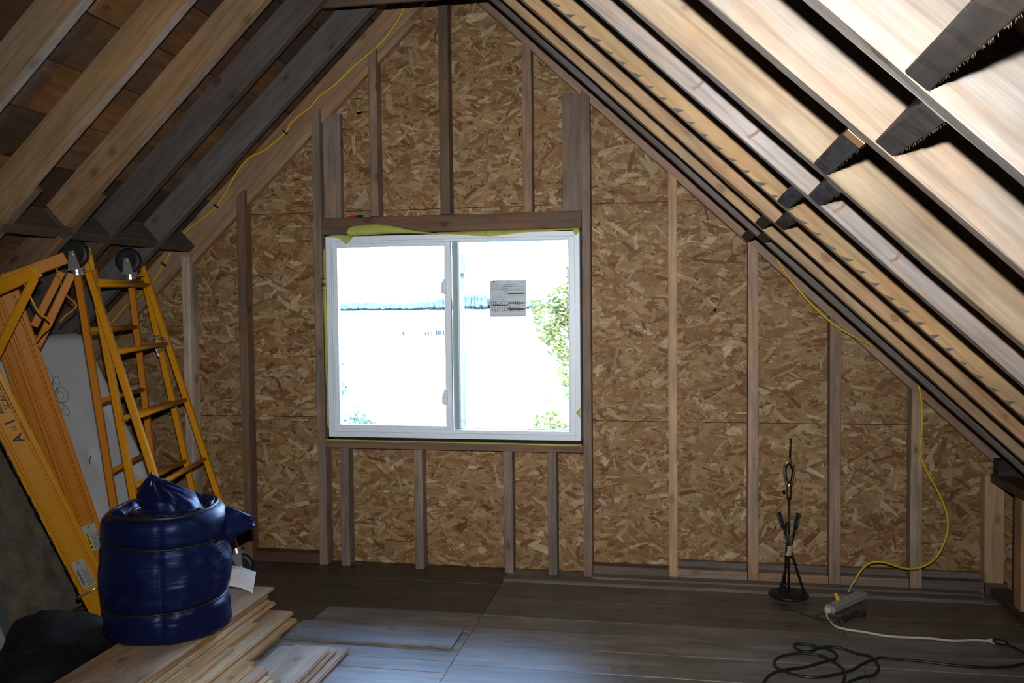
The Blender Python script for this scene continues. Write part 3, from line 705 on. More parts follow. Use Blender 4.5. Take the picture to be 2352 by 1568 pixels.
# yellow, front
l0, l1 = rails((-2.443, 3.80, .658), (-2.755, 3.80, 1.621), .155, 1.675); r0, r1 = rails((-2.397, 4.50, .088), (-2.913, 4.50, 1.64), .155, 1.69)
ladder('scaffold_end_frame', l0, l1, r0, r1, 'yellow', 'yellow ladder-like scaffold frame leaning nearest, tied with wire at its second rung', (.96, .745, .54, .325, .11), low_casters=True)
# yellow, behind
l0, l1 = rails((-2.584, 3.835, .538), (-2.772, 3.835, 1.645), .03, 1.69); r0, r1 = rails((-2.697, 4.535, .488), (-2.956, 4.535, 1.666), .03, 1.70)
ladder('scaffold_end_frame', l0, l1, r0, r1, 'yellow', 'second yellow scaffold frame standing steeper just behind the nearest one', (.965, .755, .56, .36, .15))
# orange with casters up
l0, l1 = rails((-2.646, 3.76, .556), (-2.803, 3.76, 1.66), .03, 1.655); r0, r1 = rails((-2.836, 4.36, .751), (-2.927, 4.36, 1.66), .03, 1.655)
ladder('scaffold_end_frame', l0, l1, r0, r1, 'orange', 'orange scaffold frame turned upside down with black casters on top', (.84, .63, .42, .2), pins=False, chips=False, top_casters=True)
# wire tie
P_ = Vector((-2.80, 4.49, 1.30)); m = MB()
m.tube([P_+Vector(q) for q in ((-.05, -.05, .05), (.0, -.03, .035), (.03, -.03, -.0), (.0, -.03, -.03), (-.04, -.03, -.055), (-.05, -.03, -.03), (-.035, -.03, -.07), (-.02, -.03, -.085))], .0028, 6)
m.tube([P_+Vector(q) for q in ((-.06, -.04, .035), (.02, -.035, .02), (.012, -.035, -.01), (-.03, -.035, -.04), (-.045, -.035, -.01))], .0028, 6)
tag(m.build('wire_tie', 'chrome', None), 'twisted wire tie holding the two yellow scaffold frames together', 'wire')
# ------------------------------------------------------------------ scaffold side frames (channels)
def side_frame(B, T, tip, dg0, dg1, mat, label, width=.125, text=False, decal=None, pin=True):
    B, T, tip, dg0, dg1 = map(Vector, (B, T, tip, dg0, dg1))
    R_ = root('scaffold_side_frame', B, label, 'scaffold frame', 'scaffold side frames')
    d = (T-B).normalized(); nrm = (CAMP-(B+T)/2); nrm = (nrm-d*nrm.dot(d)).normalized(); sd = d.cross(nrm)   # sd: across
    L = (T-B).length; w2 = width/2
    # channel profile across: lips, grooves and a flat web
    prof = [(-w2, -.03), (-w2, 0), (-w2+.016, .002), (-w2+.020, -.004), (-w2+.026, -.004), (-w2+.030, .0), (w2-.034, .0), (w2-.030, -.005), (w2-.025, -.005), (w2-.021, .003), (w2-.006, .003), (w2, 0), (w2, -.03), (w2-.003, -.03), (w2-.003, -.008), (-w2+.003, -.008), (-w2+.003, -.03)]
    n = len(prof); vs = [p_+sd*a+nrm*b for p_ in (B, T) for a, b in prof]
    fs = [(i, (i+1) % n, (i+1) % n+n, i+n) for i in range(n)]
    ch = MB().add(vs, fs).build('channel', mat, R_)
    post = MB().bar(T-d*.02, tip, .05, .055, d); post.build('end_post', mat, R_, bevel=.003)
    MB().bar(dg0, dg1, .034, .034, nrm).build('diagonal_brace', mat, R_, bevel=.003)
    # lower end post seen edge on, a steel pin across
    MB().bar(B+d*.02-nrm*.03, B+d*.02-nrm*.34, .05, .05, d).build('end_post', mat, R_, bevel=.003)
    if pin:
        c = B+d*.215+nrm*.012; MB().tube([c-sd*.07, c+sd*.062], .0055, 10).build('locking_pin', 'chrome', R_, smooth=True)
        MB().tube([c-sd*.07-nrm*.02, c-sd*.07+nrm*.003], .012, 8).build('pin_cap', 'black', R_)
        h = T.lerp(tip, .82); q = [h-d*.03, h-d*.15+sd*.0, h-d*.22+(tip-T).normalized()*.03, h-d*.25-(tip-T).normalized()*.03, h-d*.27-(tip-T).normalized()*.06]
        MB().tube(spline(q, 4), .004, 8).build('wire_handle', mat, R_, smooth=True)
    if decal is not None:
        t0, ln, wd, off_, yel = decal
        c = B+d*t0+nrm*.0012+sd*off_
        dc = MB(); q = [c-sd*wd/2-d*ln/2, c+sd*wd/2-d*ln/2, c+sd*wd/2+d*ln/2, c-sd*wd/2+d*ln/2]
        dc.add(q+[x+nrm*.0008 for x in q], [(0, 1, 2, 3), (4, 5, 6, 7), (0, 1, 5, 4), (1, 2, 6, 5), (2, 3, 7, 6), (3, 0, 4, 7)])
        do = dc.build('warning_decal', 'decal', R_)
        if yel:
            e = c-sd*wd*.24-d*ln*.1+nrm*.0012; MB().bar(e-d*ln*.38, e+d*ln*.28, wd*.26, .0006, nrm).build('yellow_band', 'decalyellow', do)
            wm = MB(); a_ = e-d*ln*.3+nrm*.0008
            wm.add([a_-sd*wd*.1-d*.0, a_+sd*wd*.1+d*.003, a_+d*.02], [(0, 1, 2)])
            for k in range(5): a_ = e-d*ln*(.1-.09*k)+nrm*.0008; wm.bar(a_-sd*wd*.07, a_+sd*wd*.07, .007, .0004, nrm)
            wm.build('warning_marks', 'ink', do)
        else:
            e = c-sd*wd*.28-d*ln*.08+nrm*.0012; text_mesh('decal_word', 'WARNING', wd*.3, 'ink', do, frame_m(e, d, -sd), bold=.0004)
        fm = MB()
        for k in range(5):
            e = c+sd*wd*(-.02+.1*k)-d*ln*.1+nrm*.0012; fm.bar(e-d*ln*.36, e+d*ln*random.uniform(.2, .3), wd*.045, .0005, nrm)
        e = c+d*ln*.42+nrm*.0012; fm.bar(e-sd*.004, e+sd*.004, .012, .0005, nrm)
        fm.build('fine_print', 'greyink', do)
    return R_, B, T, d, sd, nrm, ch
R1, B, T, d, sd, nrm, ch = side_frame((-2.565, 3.62, .018), (-2.994, 3.2, 1.52), (-2.612, 3.25, 1.657), (-2.62, 3.245, 1.63), (-2.90, 3.27, 1.20), 'yellow', 'yellow scaffold side channel with black A-1 lettering leaning at the left', decal=(.30, .135, .055, -.012, False))
def on(t, a): return B+d*t+sd*a+nrm*.0011
# which way sd points in the picture decides reading direction: letters read upwards along the channel
tt = 1.02
text_mesh('lettering', 'ALL - PURPOSE', .030, 'ink', R1, frame_m(on(tt+.19, -.008), d, -sd), bold=.0004)
text_mesh('lettering', 'SCAFFOLD', .030, 'ink', R1, frame_m(on(tt+.175, .020), d, -sd), bold=.0004)
text_mesh('lettering', 'A', .058, 'ink', R1, frame_m(on(tt-.035, .004), d, -sd), bold=.001)
text_mesh('lettering', '1', .058, 'ink', R1, frame_m(on(tt+.045, .004), d, -sd), bold=.001)
m = MB()
for k in range(9): e = on(tt+.005+.008*(k % 3), -.002+.007*(k//3)); m.bar(e-d*.0018, e+d*.0018, .0036, .0005, nrm)
for (a, b, c_) in ((-.06, .03, .036), (.07, .30, .038), (.12, .2, .046)): m.bar(on(tt+a, c_), on(tt+b, c_), .0022, .0005, nrm)
m.build('lettering_rules', 'ink', R1)
m = MB()
for k in range(26):
    t = random.uniform(.1, 1.2); e = B+d*t-sd*.0625+nrm*.0; m.bar(e-d*random.uniform(.004, .02), e+d*random.uniform(.004, .02), .006, .004, nrm)
m.build('rust_chips', 'chip', R1)
side_frame((-2.63, 3.76, .017), (-2.93, 3.42, 1.643), (-2.745, 3.6, 1.732), (-2.714, 3.6, 1.66), (-2.84, 3.52, 1.33), 'orange', 'orange scaffold side channel with a yellow warning decal, front one of two', width=.10, decal=(.42, .13, .07, 0, True))
side_frame((-2.80, 3.85, .017), (-3.034, 3.46, 1.633), (-2.808, 3.63, 1.717), (-2.79, 3.63, 1.67), (-2.88, 3.55, 1.42), 'orange', 'plain orange scaffold side channel half hidden behind the other orange one', width=.10, pin=False)

# ------------------------------------------------------------------ leaning sheets and mattress
def leaning(name, x0, y0, y1, z1, s_, th, mat, label, cat, color=None, dxdy=0.0, z0=0.004, bevel=.003):
    m = MB(); vs = []
    for (xo) in (0, -th):
        for (yy, zz) in ((y0, z0), (y1, z0), (y1, z1), (y0, z1)): vs.append((x0+xo+dxdy*(yy-y0)-s_*zz, yy, zz - (0)))
    m.add(vs, [(0, 1, 2, 3), (7, 6, 5, 4), (0, 4, 5, 1), (1, 5, 6, 2), (2, 6, 7, 3), (3, 7, 4, 0)])
    return tag(m.build(name, mat, None, color=color, bevel=bevel), label, cat)
ply = leaning('plywood_sheet', -2.90, 3.41, 4.62, 1.12, .43, .018, 'ply', 'grey weathered plywood sheet leaning under the rafters behind the yellow channel', 'plywood', color=(.27, .245, .205), dxdy=-.1, bevel=.001)
wp = root('white_panel', (-2.88, 2.9, 0), 'white panel with a grey-green edge leaning at the bottom left', 'panel')
def leanbox(x0, y0, y1, z1, s_, th, z0=.004):
    m = MB(); vs = []
    for xo in (0, -th):
        for (yy, zz) in ((y0, z0), (y1, z0), (y1, z1), (y0, z1)): vs.append((x0+xo-s_*zz, yy, zz))
    return m.add(vs, [(0, 1, 2, 3), (7, 6, 5, 4), (0, 4, 5, 1), (1, 5, 6, 2), (2, 6, 7, 3), (3, 7, 4, 0)])
leanbox(-2.885, 2.45, 3.345, .95, .45, .03).build('face', 'white', wp)
leanbox(-2.88, 3.345, 3.40, .95, .45, .036).build('edge_trim', 'trimgreen', wp)
# mattress
mt = root('mattress', (-2.8, 4.1, 0), 'white quilted mattress with floral stitching standing behind the scaffold frames', 'mattress')
NY, NZ = 44, 52; vs = []; fs = []
MX, MS, MT_, MY0, MY1, MZ = -2.78, .30, .115, 3.92, 4.70, 1.365
MSH = .26
tufts = [(4.03, 1.14), (4.06, .82), (4.28, .72), (4.10, .48), (4.29, .36), (4.55, .95), (4.55, .6)]
def mface(yy, zz):
    e = min(yy-MY0, MY1-yy, MZ-zz, zz-.004); r = .05
    k = 0 if e > r else -(r-math.sqrt(max(0, r*r-(r-e)**2)))
    b = 0
    for (ty, tz) in tufts: b -= .016*math.exp(-((yy-ty)**2+(zz-tz)**2)/.0016)
    b += .004*noise.noise((yy*6, zz*6, 3))
    return k+b
for i in range(NY+1):
    for j in range(NZ+1):
        yy = MY0+(MY1-MY0)*i/NY; zz = .004+(MZ-.004)*j/NZ
        vs.append((MX-MS*zz+mface(yy, zz), yy-MSH*zz, zz))
for i in range(NY):
    for j in range(NZ): a = i*(NZ+1)+j; fs.append((a, a+1, a+NZ+2, a+NZ+1))
n0 = len(vs)
for i in (0, NY):
    for j in (0, NZ):
        yy = MY0+(MY1-MY0)*i/NY; zz = .004+(MZ-.004)*j/NZ; vs.append((MX-MS*zz-MT_, yy-MSH*zz, zz))
fs.append((n0, n0+1, n0+3, n0+2))
fs.append(tuple([n0+1]+[i*(NZ+1)+NZ for i in range(NY+1)]+[n0+3])); fs.append(tuple([n0]+[i*(NZ+1) for i in range(NY+1)]+[n0+2]))
fs.append(tuple([n0]+[j for j in range(NZ+1)]+[n0+1])); fs.append(tuple([n0+2]+[NY*(NZ+1)+j for j in range(NZ+1)]+[n0+3]))
MB().add(vs, fs).build('ticking', 'mattress', mt, smooth=True)
M['stitch'] = plain('grey_brown_stitching', (.20, .18, .18), .8); M['spots'] = plain('dark_spots', (.02, .02, .02), .8)
m = MB()
def mp_(yy, zz): return (MX-MS*zz+mface(yy+MSH*zz, zz)+.0012, yy, zz)
fc = (3.93, 1.05)
def petal(cy0, cz0, a, l, w_, n=14):
    pts = []
    for k in range(n+1):
        t = k/n*2*math.pi; u = l*(1-math.cos(t))/2; v = w_*math.sin(t)*math.sin(t/2)
        pts.append(mp_(cy0+u*math.cos(a)-v*math.sin(a), cz0+u*math.sin(a)+v*math.cos(a)))
    return pts
for a, l, w_ in ((1.57, .16, .055), (0.1, .12, .05), (3.05, .12, .05), (-1.57, .17, .045), (.9, .13, .03), (2.2, .13, .03), (-.8, .13, .03), (-2.3, .13, .03)):
    m.tube(petal(fc[0], fc[1], a, l, w_), .0017, 4, caps=False)
    m.tube(petal(fc[0]+.03*math.cos(a), fc[1]+.03*math.sin(a), a, l*.45, w_*.5), .0015, 4, caps=False)
for (cy0, cz0, a) in ((3.85, .62, .4), (4.2, .55, 2.0), (4.2, .25, 1.0)): m.tube(petal(cy0, cz0, a, .07, .03), .001, 4, caps=False)
m.build('floral_stitching', 'stitch', mt)
m = MB()
for (yy, zz) in ((4.055, .70), (4.06, .715), (4.075, .725), (4.15, .50), (4.28, .35)): m.disc((MX-MS*zz+.003, yy, zz), .006, 'x', 8)
m.build('dark_spots', 'spots', mt)

# ------------------------------------------------------------------ stacked lumber
LG = 'pine boards stacked on the floor at lower left'
def board(name, x0, x1, y0, y1, z0, z1, col, label, tongue=True, cat='board', group=LG, rot=0):
    p0 = Vector(((x0+x1)/2, y0, (z0+z1)/2)); p1 = Vector(((x0+x1)/2+rot, y1, (z0+z1)/2)); L = (p1-p0).length
    d_ = (p1-p0)/L; sd_ = Vector((0, 0, 1)).cross(d_)
    mw = Matrix(((d_.x, sd_.x, 0, p0.x), (d_.y, sd_.y, 0, p0.y), (d_.z, sd_.z, 1, p0.z), (0, 0, 0, 1)))
    a, b = (x1-x0)/2, (z1-z0)/2; k = b*.38
    if tongue: prof = [(-a-.006, -k), (-a-.006, k), (-a, k), (-a, b-.001), (-a+.001, b), (a-.002, b), (a, b-.002), (a, k), (a-.006, k), (a-.006, -k), (a, -k), (a, -b), (-a, -b), (-a, -k)]
    else: prof = [(-a, -b), (-a, b-.001), (-a+.001, b), (a-.001, b), (a, b-.001), (a, -b)]
    n = len(prof)
    vs = [(x, p, q) for x in (0, L) for p, q in prof]; fs = [(i, (i+1) % n, (i+1) % n+n, i+n) for i in range(n)]+[tuple(range(n)), tuple(range(n, 2*n))]
    return tag(MB().add(vs, fs).build(name, 'pine', None, color=col, world=mw), label, cat, group)
P1, P2, P3 = (.50, .34, .185), (.54, .345, .15), (.56, .405, .23)
board('plywood_plank', -2.192, -1.886, 1.9, 3.868, .146, .160, (.44, .335, .24), 'wide smooth plank on top of the stack, under the blue sleeping bag', False, 'plank')
board('lumber_board', -2.15, -1.895, 1.9, 3.815, .124, .1445, P2, 'thin pine board directly under the top plank of the stack')
board('lumber_board', -2.16, -1.878, 1.9, 3.80, .102, .1225, P1, 'third board down in the stack, its end set back from the plank')
board('lumber_board', -2.17, -1.872, 1.95, 3.845, .080, .1005, P3, 'pale tongued board sticking out below the set-back ends of the stack')
board('lumber_board', -2.14, -1.93, 1.9, 3.70, .058, .0785, P1, 'board hidden deep inside the lumber stack beside the black bag')
board('lumber_board', -2.14, -1.93, 1.9, 3.70, .002, .0565, P1, 'thick bottom timber of the stack on the floor under the planks', False)
board('lumber_board', -1.925, -1.772, 1.9, 3.82, .046, .066, P3, 'pale knotty board whose far end sticks out right of the tall stack')
board('lumber_board', -1.93, -1.742, 1.9, 3.795, .024, .0445, P2, 'board just under the pale knotty one, jutting farthest right')
board('lumber_board', -1.925, -1.76, 1.9, 3.66, .002, .0225, P1, 'lowest board right of the stack, lying flat on the floor')
board('lumber_strip', -1.868, -1.835, 1.9, 3.60, .0675, .088, (.52, .32, .14), 'narrow splintered strip lying along the middle of the boards', False)
board('lumber_strip', -1.832, -1.808, 1.9, 3.33, .0675, .083, P1, 'short narrow strip beside the splintered one, ending nearer', False)
fr = [(-1.737, -1.690, 3.28, .002, .05, P2, 'wide dark-topped offcut at the left end of the short strips'), (-1.687, -1.662, 3.225, .002, .055, P2, 'thin upright offcut beside the wide dark-topped one'),
      (-1.618, -1.585, 3.16, .0585, .085, (.50, .33, .2), 'short offcut with a broken bark edge'), (-1.582, -1.556, 3.13, .0585, .088, (.42, .22, .12), 'reddish bark-edged sliver among the short strips'),
      (-1.553, -1.530, 3.095, .0585, .080, P3, 'pale thin strip right of the reddish sliver'), (-1.526, -1.502, 3.065, .0585, .076, P3, 'shortest pale strip beside the flat offcut boards')]
for i, (x0, x1, y1, z0, z1, c, lb_) in enumerate(fr): board('offcut_strip', x0, x1, 2.5, y1, z0, z1, c, lb_, False, 'offcut', 'short strips in front of the stack')
O = (.46, .36, .27)
board('offcut_board', -1.636, -1.392, 2.9, 3.552, .002, .021, O, 'lowest flat offcut board on the grey floor, reaching farthest right', group='flat offcut boards on the floor')
board('offcut_board', -1.648, -1.425, 2.9, 3.485, .0225, .040, jit(O), 'middle flat offcut board of the small pile', group='flat offcut boards on the floor')
board('offcut_board', -1.655, -1.435, 2.9, 3.445, .0415, .057, (.42, .34, .265), 'top flat offcut board of the small pile on the floor', group='flat offcut boards on the floor')

# ------------------------------------------------------------------ rolled sleeping bag
bag = root('sleeping_bag', (-2.09, 3.30, .162), 'rolled navy blue quilted sleeping bag standing on the lumber stack', 'sleeping bag')
BC = Vector((-2.088, 3.30, .162))
NT_, NH = 110, 64
def strap_z(th): # upper strap height, wavy round the bag
    return .375+.022*math.sin(th+3.0)+.010*math.sin(2*th+.5)
def strap2_z(th): return .135+.012*math.sin(th+.5)
def bag_r(th, h):
    r = .247
    r *= 1+.03*math.cos(2*(th-.4))
    r += .006*math.sin(math.pi*min(1, max(0, (h-.15)/.2)))
    for sz, dp, wd in ((strap_z(th), .013, .012), (strap2_z(th), .009, .011)):
        r -= dp*math.exp(-((h-sz)/wd)**2)
    for a in (-1.15, -2.35, .3, 1.6, 2.7): 
        da = (th-a+math.pi) % (2*math.pi)-math.pi; r -= .007*math.exp(-(da/.035)**2)
    q = Vector((math.cos(th)*2.2, math.sin(th)*2.2, h*9)); r += .010*noise.noise(q)+.006*noise.noise(q*2.3)*(1 if h < .37 else .4)
    if h < .03: r -= .02*(1-h/.03)**2
    return r
vs = []; fs = []; HT = .51
for j in range(NH+1):
    h = HT*j/NH
    for k in range(NT_):
        th = 2*math.pi*k/NT_; r = bag_r(th, h)
        if h > HT-.05: r -= .045*(1-math.sqrt(max(0, 1-((h-(HT-.05))/.05)**2)))
        vs.append((BC.x+r*math.cos(th), BC.y+r*math.sin(th)*.93, BC.z+h+.012*math.sin(th*1.0+.6)*(h/HT)))
top = [(.197, .515), (.18, .508), (.165, .488), (.15, .470), (.125, .468), (.06, .47), (.01, .47)]
for (r0, h) in top:
    for k in range(NT_):
        th = 2*math.pi*k/NT_; q = Vector((math.cos(th)*r0*16, math.sin(th)*r0*16, 5))
        nn = .026*noise.noise(q)+.012*noise.noise(q*2.1); r = r0+(.01*noise.noise(q*.7) if r0 > .05 else 0)
        vs.append((BC.x+r*math.cos(th), BC.y+r*math.sin(th)*.93, BC.z+h+nn*(1 if r0 < .22 else .3)+.012*math.sin(th+.6)))
RN = NH+1+len(top)
for i in range(RN-1):
    for k in range(NT_): fs.append((i*NT_+k, i*NT_+(k+1) % NT_, (i+1)*NT_+(k+1) % NT_, (i+1)*NT_+k))
fs.append(tuple(range(NT_))[::-1]); fs.append(tuple((RN-1)*NT_+k for k in range(NT_)))
MB().add(vs, fs).build('outer_roll', 'nylon', bag, smooth=True)
def band(zf, r_off, rr, name, mat, ell=.93, rfun=None):
    m = MB(); pts = []
    for k in range(72):
        th = 2*math.pi*k/72; h = zf(th); r = (rfun(th, h) if rfun else bag_r(th, h))+r_off
        pts.append((BC.x+r*math.cos(th), BC.y+r*math.sin(th)*ell, BC.z+h+.012*math.sin(th+.6)*(h/HT)))
    m.tube(pts, rr, 6, closed=True); return m.build(name, mat, bag, smooth=True)
band(strap_z, .003, .0055, 'tie_cord', 'black'); band(strap2_z, .003, .005, 'tie_cord', 'black')
band(lambda th: .508+.004*math.sin(3*th), 0, .009, 'zipper', 'black', rfun=lambda th, h: .212)
# inner roll, drawn up to a peak
IC = Vector((BC.x+.005, BC.y+.015, BC.z)); vs = []; fs = []; n = 72
pr_ = [(.142, .45), (.145, .478), (.140, .492), (.126, .50), (.116, .512), (.120, .53), (.122, .548), (.112, .562), (.095, .575), (.075, .588), (.054, .601), (.030, .615), (.004, .632)]
for i, (r0, h) in enumerate(pr_):
    t = max(0, (h-.51)/.128)
    for k in range(n):
        th = 2*math.pi*k/n; q = Vector((math.cos(th)*3, math.sin(th)*3, h*22))
        r = r0*(1+.07*noise.noise(q)+.05*math.cos(th-.3))
        hh = h+.010*noise.noise(q*1.4) + (.018*math.cos(th-2.6) if t > 0 else 0)*t
        vs.append((IC.x-.085*t+.012+r*math.cos(th), IC.y+r*math.sin(th)*.9, IC.z+hh))
for i in range(len(pr_)-1):
    for k in range(n): fs.append((i*n+k, i*n+(k+1) % n, (i+1)*n+(k+1) % n, (i+1)*n+k))
fs.append(tuple((len(pr_)-1)*n+k for k in range(n)))
MB().add(vs, fs).build('inner_roll', 'nylon', bag, smooth=True)
m = MB(); m.tube([(IC.x+.141*math.cos(a), IC.y+.128*math.sin(a), IC.z+.493) for a in [2*math.pi*k/60 for k in range(60)]], .010, 6, closed=True); m.build('zipper', 'black', bag, smooth=True)
# flap sticking out at the right
m = MB(); vs = []; fs = []; nu, nv = 14, 10
for i in range(nu+1):
    for j in range(nv+1):
        u, v = i/nu, j/nv
        x = -1.875+.13*u; zc = .575+.012*math.sin(u*3)-.02*u; hw_ = (.075*(1-u)**.8+.004)
        z = zc+.035-(1-u)*.03+hw_*(2*v-1)*(1.0) - .03*(1-v)*(1-u)
        yb = 3.40+.028*math.sin(math.pi*v)*(1-u*.6)+.006*noise.noise((x*20, z*20, 1))
        vs.append((x, yb-.05*math.sin(math.pi*v)*(1-u)-.012, z))
for i in range(nu):
    for j in range(nv): a = i*(nv+1)+j; fs.append((a, a+1, a+nv+2, a+nv+1))
o = m.add(vs, fs).build('corner_flap', 'nylon', bag, smooth=True); sm = o.modifiers.new('pad', 'SOLIDIFY'); sm.thickness = .02; sm.offset = 1
# stitched quilt seams
m = MB()
M['thread'] = plain('pale_blue_thread', (.06, .07, .16), .7)
for a in (-1.15, -2.35):
    for h0 in [x*.0125+.02 for x in range(37)]:
        pts = []
        for h in (h0, h0+.006):
            r = bag_r(a, h)+.0012; pts.append((BC.x+r*math.cos(a), BC.y+r*math.sin(a)*.93, BC.z+h+.012*math.sin(a+.6)*(h/HT)))
        m.tube(pts, .0011, 4)
m.build('stitching', 'thread', bag)
# sheet of paper on the plank
pp = ribbon('paper_sheet', [(-2.25, 3.76, .285), (-2.10, 3.76, .292), (-2.0, 3.755, .288), (-1.915, 3.75, .268)], [(-2.21, 3.66, .215), (-2.08, 3.665, .222), (-1.97, 3.665, .222), (-1.888, 3.66, .200)], 'paper', None, th=.0006, bulge=0)
tag(pp, 'curled white sheet of paper on the plank right of the sleeping bag', 'paper')

# ------------------------------------------------------------------ black bag at bottom left
def blob(lumps, res=(64, 32), seed=1, zmin=0.004):
    c = Vector((sum(l[0] for l in lumps)/len(lumps), sum(l[1] for l in lumps)/len(lumps), .05)); vs = []; fs = []
    nt, np_ = res
    def inside(p):
        s = 0
        for (x, y_, z, rx, ry, rz) in lumps: s += math.exp(-2.2*(((p.x-x)/rx)**2+((p.y-y_)/ry)**2+((p.z-z)/rz)**2))
        return s
    for j in range(np_+1):
        ph = math.pi*j/np_-math.pi/2
        for k in range(nt):
            th = 2*math.pi*k/nt; d_ = Vector((math.cos(th)*math.cos(ph), math.sin(th)*math.cos(ph), math.sin(ph)))
            r = .9
            while r > .02 and inside(c+d_*r) < .11: r -= .012
            p = c+d_*r; nn = noise.noise(p*7+Vector((seed, 0, 0)))*.018+noise.noise(p*16)*.008; p += d_*nn
            vs.append((p.x, p.y, max(zmin, p.z)))
    for j in range(np_):
        for k in range(nt): fs.append((j*nt+k, j*nt+(k+1) % nt, (j+1)*nt+(k+1) % nt, (j+1)*nt+k))
    return MB().add(vs, fs)
tag(blob([(-2.60, 3.20, .12, .15, .13, .12), (-2.50, 3.05, .07, .17, .2, .09), (-2.66, 2.95, .04, .17, .22, .08), (-2.46, 3.28, .11, .12, .1, .10), (-2.62, 2.70, .03, .2, .2, .07)]).build('black_duffel_bag', 'fabric_black', None, smooth=True),
    'slumped black fabric bag on the floor left of the sleeping bag', 'bag')

# ------------------------------------------------------------------ arrow lamp
lp = root('table_lamp', (.560, 4.54, 0), 'black iron table lamp without shade, made of crossed arrows on a round base', 'lamp')
LX, LY = .560, 4.54
MB().lathe([(0, .024), (.096, .024), (.099, .028), (.096, .034), (.03, .037), (0, .037)], (LX, LY, 0), 40).build('base', 'iron', lp, smooth=True)
MB().tube([(LX, LY, .034), (LX+.002, LY, .53)], .0065, 10).build('pole', 'iron', lp, smooth=True)
def arrow(p0, p1):
    p0, p1 = Vector(p0), Vector(p1); d_ = (p1-p0).normalized()
    o = MB().tube([p0, p1], .0052, 8).build('arrow', 'iron', lp, smooth=True)
    m = MB(); sd_ = d_.cross(Vector((0, 1, 0))).normalized()
    for s_ in (-1, 1):
        q = [p1-d_*.085, p1-d_*.065+sd_*s_*.011, p1+sd_*s_*.012+d_*.006, p1-d_*.008]
        m.add(q+[x+Vector((0, .003, 0)) for x in q], [(0, 1, 2, 3), (4, 5, 6, 7), (0, 1, 5, 4), (1, 2, 6, 5), (2, 3, 7, 6), (3, 0, 4, 7)])
    m.build('fletching', 'iron', o)
    m = MB(); m.lathe([(.0005, -.0), (.011, .022), (.004, .03), (.004, .04)], (0, 0, 0), 8); 
    mw = frame_m(p0, sd_, sd_.cross(d_)*-1); m.build('arrowhead', 'iron', o, world=mw)
arrow((.635, 4.525, .040), (.515, 4.555, .440)); arrow((.513, 4.51, .040), (.609, 4.56, .437)); arrow((.545, 4.59, .040), (.548, 4.48, .41))
MB().lathe([(.014, .225), (.018, .23), (.0185, .27), (.015, .277)], (.557, LY, 0), 16).build('raffia_tie', 'tie', lp, smooth=True)
MB().lathe([(.007, .515), (.012, .522), (.014, .535), (.0125, .56), (.014, .575), (.011, .60), (.0, .602)], (.561, LY, 0), 16).build('socket', 'brass', lp, smooth=True)
m = MB(); m.tube([(.561, LY, .552), (.538, LY-.004, .552)], .003, 8); m.tube([(.540, LY-.004, .552), (.531, LY-.005, .552)], .0065, 10); m.build('switch_knob', 'iron', lp)
for s_ in (-1, 1):
    MB().tube(spline([(.561+s_*.010, LY, .575), (.561+s_*.019, LY, .61), (.561+s_*.026, LY, .66), (.561+s_*.020, LY, .688), (.561+s_*.004, LY, .698)], 5), .0022, 6).build('harp_wire', 'brass', lp, smooth=True)
M['bulb'] = M['glass']
MB().lathe([(.009, .598), (.012, .61), (.017, .635), (.020, .655), (.017, .675), (.008, .685), (.0, .688)], (.561, LY, 0), 16).build('bulb', 'bulb', lp, smooth=True)
m = MB(); m.lathe([(.0, .69), (.007, .692), (.008, .70), (.004, .71), (.006, .718), (.006, .722), (.0, .724)], (.565, LY, 0), 12); m.build('finial_nut', 'brass', lp, smooth=True)
MB().tube([(.565, LY, .72), (.566, LY, .76), (.569, LY, .815)], .0052, 8).build('finial_rod', 'iron', lp, smooth=True)
LAMPC = [(0.515, 4.455, 0.02), (0.515, 4.44, 0.004), (0.517, 4.395, 0.004), (0.554, 4.367, 0.004), (0.608, 4.331, 0.004), (0.662, 4.265, 0.004), (0.713, 4.227, 0.004), (0.737, 4.245, 0.008), (0.708, 4.325, 0.01), (0.673, 4.335, 0.004), (0.657, 4.295, 0.004), (0.683, 4.257, 0.008), (0.728, 4.233, 0.012), (0.773, 4.255, 0.01)]
MB().tube(spline(LAMPC, 5), .0032, 6).build('power_cord', 'brcord', lp, smooth=True)
bc = MB()
for k in range(7):
    o_ = Vector((random.uniform(-.01, .01), random.uniform(-.012, .012), random.uniform(.004, .022)))
    a_, b_ = Vector((.745, 4.245, 0))+o_, Vector((.875, 4.375, 0))+o_; sdv = Vector((.7, -.7, 0))
    bc.tube(spline([a_+sdv*.016, a_.lerp(b_, .25)+sdv*.006, a_.lerp(b_, .5), a_.lerp(b_, .8)+sdv*.02, b_+sdv*.012, b_-sdv*.012, a_.lerp(b_, .8)-sdv*.02, a_.lerp(b_, .5), a_.lerp(b_, .2)-sdv*.012], 4, closed=True), .0032, 6, closed=True)
tag(bc.build('cord_bundle', 'brcord', None, smooth=True), 'brown tied bundle of lamp cord on the floor near the power strip', 'cord')

